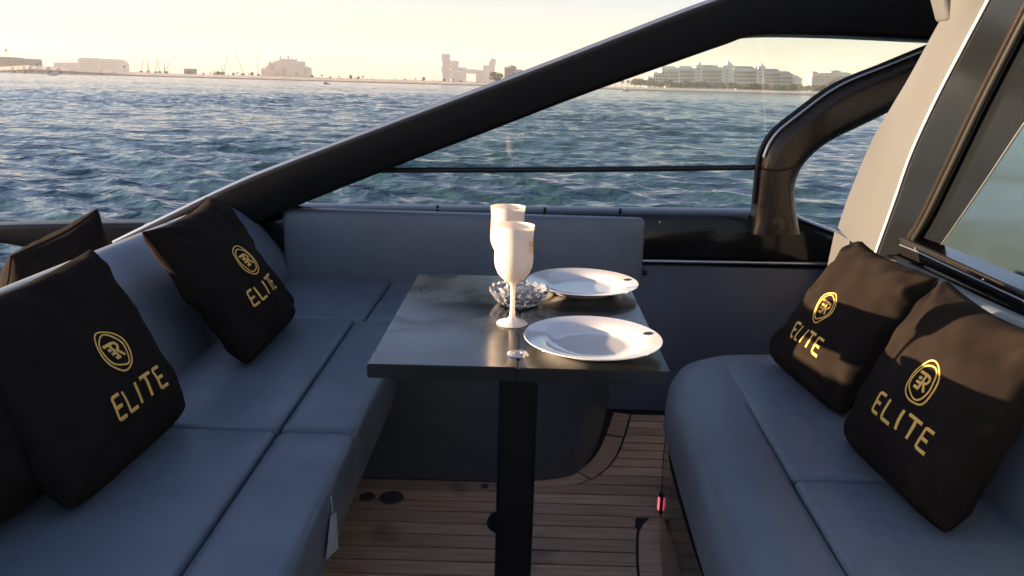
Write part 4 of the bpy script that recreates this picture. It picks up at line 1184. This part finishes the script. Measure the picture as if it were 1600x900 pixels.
# ================================================================== PILLOWS
def make_pillow(label, BL, BR, TR, TL, seed, T=.092, Tb=.06, emblem=None, flip=1):
    BL, BR, TR, TL = map(Vector, (BL, BR, TR, TL))
    ctr = (BL + BR + TR + TL) / 4
    N = (BR - BL).cross(TL - BL).normalized() * flip
    e = empty('pillow', ((BL + BR) / 2), label, 'pillow', 'black embroidered pillows')
    def P(u, v, side, lift=0.0):
        U, W = 2 * u - 1, 2 * v - 1
        k = .03
        lo_ = max(0., -W)
        u = .5 + (u - .5) * (1 - .07 * lo_ ** 4 * U * U); v = .5 + (v - .5) * (1 - (.06 * U ** 4 if W < 0 else 0) * lo_ ** 1.5)
        uu = .5 + (u - .5) * (1 - .065 * (1 - W * W)); vv = .5 + (v - .5) * (1 - (.05 + .03 * W) * (1 - U * U))
        q = bilin(BL, BR, TR, TL, uu, vv)
        g = (max(0, 1 - U ** 2) * max(0, 1 - W ** 2))
        t = (T if side > 0 else Tb) * (g ** .34)
        # sag: fuller below
        t *= 1 + .14 * (-W) * (1 - abs(W))
        n1 = mnoise.noise(Vector((u * 3.1 + seed, v * 3.1, side * 5 + seed)))
        n2 = mnoise.noise(Vector((u * 8 + seed * 2, v * 8, side * 3)))
        edge = 1 - min(1, g * 1.6)
        fold = 0
        for (cu_, cv_) in ((0, 0), (1, 0), (1, 1), (0, 1)):
            dx, dy = u - cu_, v - cv_; d = math.hypot(dx, dy)
            a = math.atan2(abs(dy), abs(dx) + 1e-6)
            fold += math.sin(a * 8 + seed + cu_ * 2 + cv_) * math.exp(-d / .20) * min(1, d / .06)
        pucker = math.sin((u if abs(W) > abs(U) else v) * 30 + 5 * n1 + seed) * max(0, edge - .30) * .006 * min(1, g * 12)
        t += (n1 * .016 + n2 * .006) * min(1, g * 4) + fold * .012 * min(1, g * 9) + pucker
        drift = Vector((0, 0, 0))
        wob_ = .010 * mnoise.noise(Vector((u * 2 + seed, v * 2 - seed, 9)))
        return q + N * (side * t + lift + wob_ * min(1, edge + .3))
    n = 52
    us = [.5 - .5 * math.cos(PI * i / n) * (1 if True else 0) for i in range(n + 1)]
    us = [.35 * (i / n) + .65 * u for i, u in enumerate(us)]
    V = []; F = []; idx = {}
    for s in (1, -1):
        for i in range(n + 1):
            for j in range(n + 1):
                rim = i in (0, n) or j in (0, n)
                if s == -1 and rim: idx[(s, i, j)] = idx[(1, i, j)]; continue
                idx[(s, i, j)] = len(V); V.append(P(us[i], us[j], s))
        for i in range(n):
            for j in range(n):
                q = (idx[(s, i, j)], idx[(s, i + 1, j)], idx[(s, i + 1, j + 1)], idx[(s, i, j + 1)])
                F.append(q if s * flip > 0 else q[::-1])
    cover = pyobj('cover', V, F, M['cloth'], e, smooth=True)
    # piped seam round the edge
    ring = [P(us[i], 0, 1) for i in range(0, n, 2)] + [P(1, us[i], 1) for i in range(0, n, 2)] + [P(us[n - i], 1, 1) for i in range(0, n, 2)] + [P(0, us[n - i], 1) for i in range(0, n, 2)]
    tube('seam', ring + [ring[0]], .0022, M['cloth'], e, 5, False)
    if emblem:
        cu_, cv_, sc_, tu, tv = emblem
        su, sv = 1 / (BR - BL).length, 1 / (TL - BL).length
        def ribbons(name, strokes, cu0, cv0, k):
            V = []; F = []
            for (pts, wd, closed) in strokes:
                Q = [Vector((a, b_, 0)) for a, b_ in pts]
                if closed: Q = Q + [Q[0]]
                L = sum((b_ - a).length for a, b_ in zip(Q, Q[1:]))
                R_ = resample(Q, max(3, int(L * k / .004) + 2)); st = len(V)
                for i, p in enumerate(R_):
                    if closed: a, b_ = R_[i - 1 if i else -2], R_[(i + 1) if i < len(R_) - 1 else 1]
                    else: a, b_ = R_[max(0, i - 1)], R_[min(len(R_) - 1, i + 1)]
                    t = (b_ - a).normalized(); nn = Vector((-t.y, t.x, 0)) * wd / 2
                    for (sg, lf) in ((-1, .0010), (-.5, .0022), (.5, .0022), (1, .0010)):
                        w2 = p + nn * sg
                        V.append(P(cu0 + w2.x * k * su, cv0 + w2.y * k * sv, 1, lf))
                for i in range(len(R_) - 1):
                    for c in range(3):
                        q = (st + i * 4 + c, st + i * 4 + 4 + c, st + i * 4 + 5 + c, st + i * 4 + 1 + c); F.append(q if flip > 0 else q[::-1])
            return pyobj(name, V, F, M['gold'], e, smooth=True)
        def loop(r, ph, amp):
            return [((r + amp * math.sin(3 * t + ph) + amp * .6 * math.sin(5 * t + 2 * ph)) * .90 * math.cos(t), (r + amp * math.sin(3 * t + ph) + amp * .6 * math.sin(5 * t + 2 * ph)) * 1.06 * math.sin(t)) for t in [2 * PI * i / 60 for i in range(60)]]
        em = [(loop(1.0, .6 + seed, .028), .085, True), (loop(.80, 2.1 + seed, .030), .085, True)]
        wd = .155
        em += [([(-.46, .36), (.20, .36)], wd, False), ([(.16, .36), (.34, .32), (.41, .18), (.36, .03), (.22, -.04), (.10, -.05)], wd * .9, False), ([(.18, -.04), (.30, -.20), (.44, -.40)], wd, False),
               ([(.02, .36), (.02, -.40)], wd, False), ([(-.34, .10), (-.12, .10)], wd, False), ([(-.34, -.12), (.04, -.12)], wd * .9, False), ([(-.30, -.37), (.08, -.37)], wd, False)]
        ribbons('emblem', em, cu_, cv_, sc_)
        lw = .17; let = []
        def sh(L, dx): return [([(a + dx, b_) for a, b_ in p], lw, False) for p in L]
        EE = [[(.62, .5), (.08, .5), (0, .42), (0, -.42), (.08, -.5), (.62, -.5)], [(.05, 0), (.52, 0)]]
        let += sh(EE, -2.05) + sh([[(0, .5), (0, -.5), (.62, -.5)]], -1.08) + sh([[(0, .5), (0, -.5)]], -.05) + sh([[(-.42, .5), (.42, .5)], [(0, .45), (0, -.5)]], .72) + sh(EE, 1.42)
        ribbons('lettering', let, tu, tv, .042)
    return e

PILLOWS = {
 'LN': ((-.745, 1.160, .434), (-.726, 1.612, .434), (-.932, 1.645, .796), (-1.02, 1.190, .750)),
 'LM': ((-.687, 1.885, .434), (-.696, 2.345, .434), (-.930, 2.305, .818), (-.915, 1.860, .795)),
 'RF': ((.742, 2.095, .434), (.780, 1.658, .434), (1.012, 1.775, .754), (.988, 2.150, .768)),
 'RN': ((.738, 1.575, .434), (.760, 1.165, .434), (.990, 1.300, .752), (.968, 1.660, .775)),
}
EMB = {'LN': (.545, .455, .045, .545, .225), 'LM': (.41, .545, .045, .41, .325), 'RF': (.555, .47, .045, .55, .245), 'RN': (.625, .49, .045, .615, .277)}
LB = {'LN': 'large black pillow with gold emblem and lettering, nearest on the left sofa', 'LM': 'black pillow with gold emblem leaning in the far left sofa corner',
      'RF': 'sunlit black pillow with gold emblem at the far end of the right bench', 'RN': 'sunlit black pillow with gold emblem, nearest on the right bench'}
for i, k in enumerate(('LN', 'LM', 'RF', 'RN')):
    make_pillow(LB[k], *PILLOWS[k], seed=1.7 + i * 2.3, emblem=EMB[k])
make_pillow('plain black pillow at the left frame edge, mostly hidden by the nearest emblem pillow', (-.93, .86, .434), (-.82, 1.24, .434), (-.985, 1.27, .80), (-1.06, .90, .80), 5.5)
make_pillow('plain black pillow lying behind the left backrest, edge lit by the sun', (-1.50, 2.06, .37), (-1.28, 2.44, .38), (-1.345, 2.45, .748), (-1.445, 2.15, .655), 9.1, T=.085, Tb=.12)

# ================================================================== HAZE
bm = bmesh.new(); bx(bm, -5600, 5600, -5600, 5600, SEA - 4, 190)
hz = bmobj('haze', bm, None); tag(hz, 'thin warm haze over the sea', 'haze', kind='stuff')
hm = bpy.data.materials.new('haze_air'); hm.use_nodes = True; nt = hm.node_tree
nt.nodes.remove(nt.nodes['Principled BSDF'])
pv = nt.nodes.new('ShaderNodeVolumePrincipled'); pv.inputs['Color'].default_value = (0.90, 0.89, 0.90, 1)
pv.inputs['Density'].default_value = 0.00017; pv.inputs['Anisotropy'].default_value = 0.0
nt.links.new(pv.outputs[0], nt.nodes['Material Output'].inputs['Volume'])
hz.data.materials.append(hm)
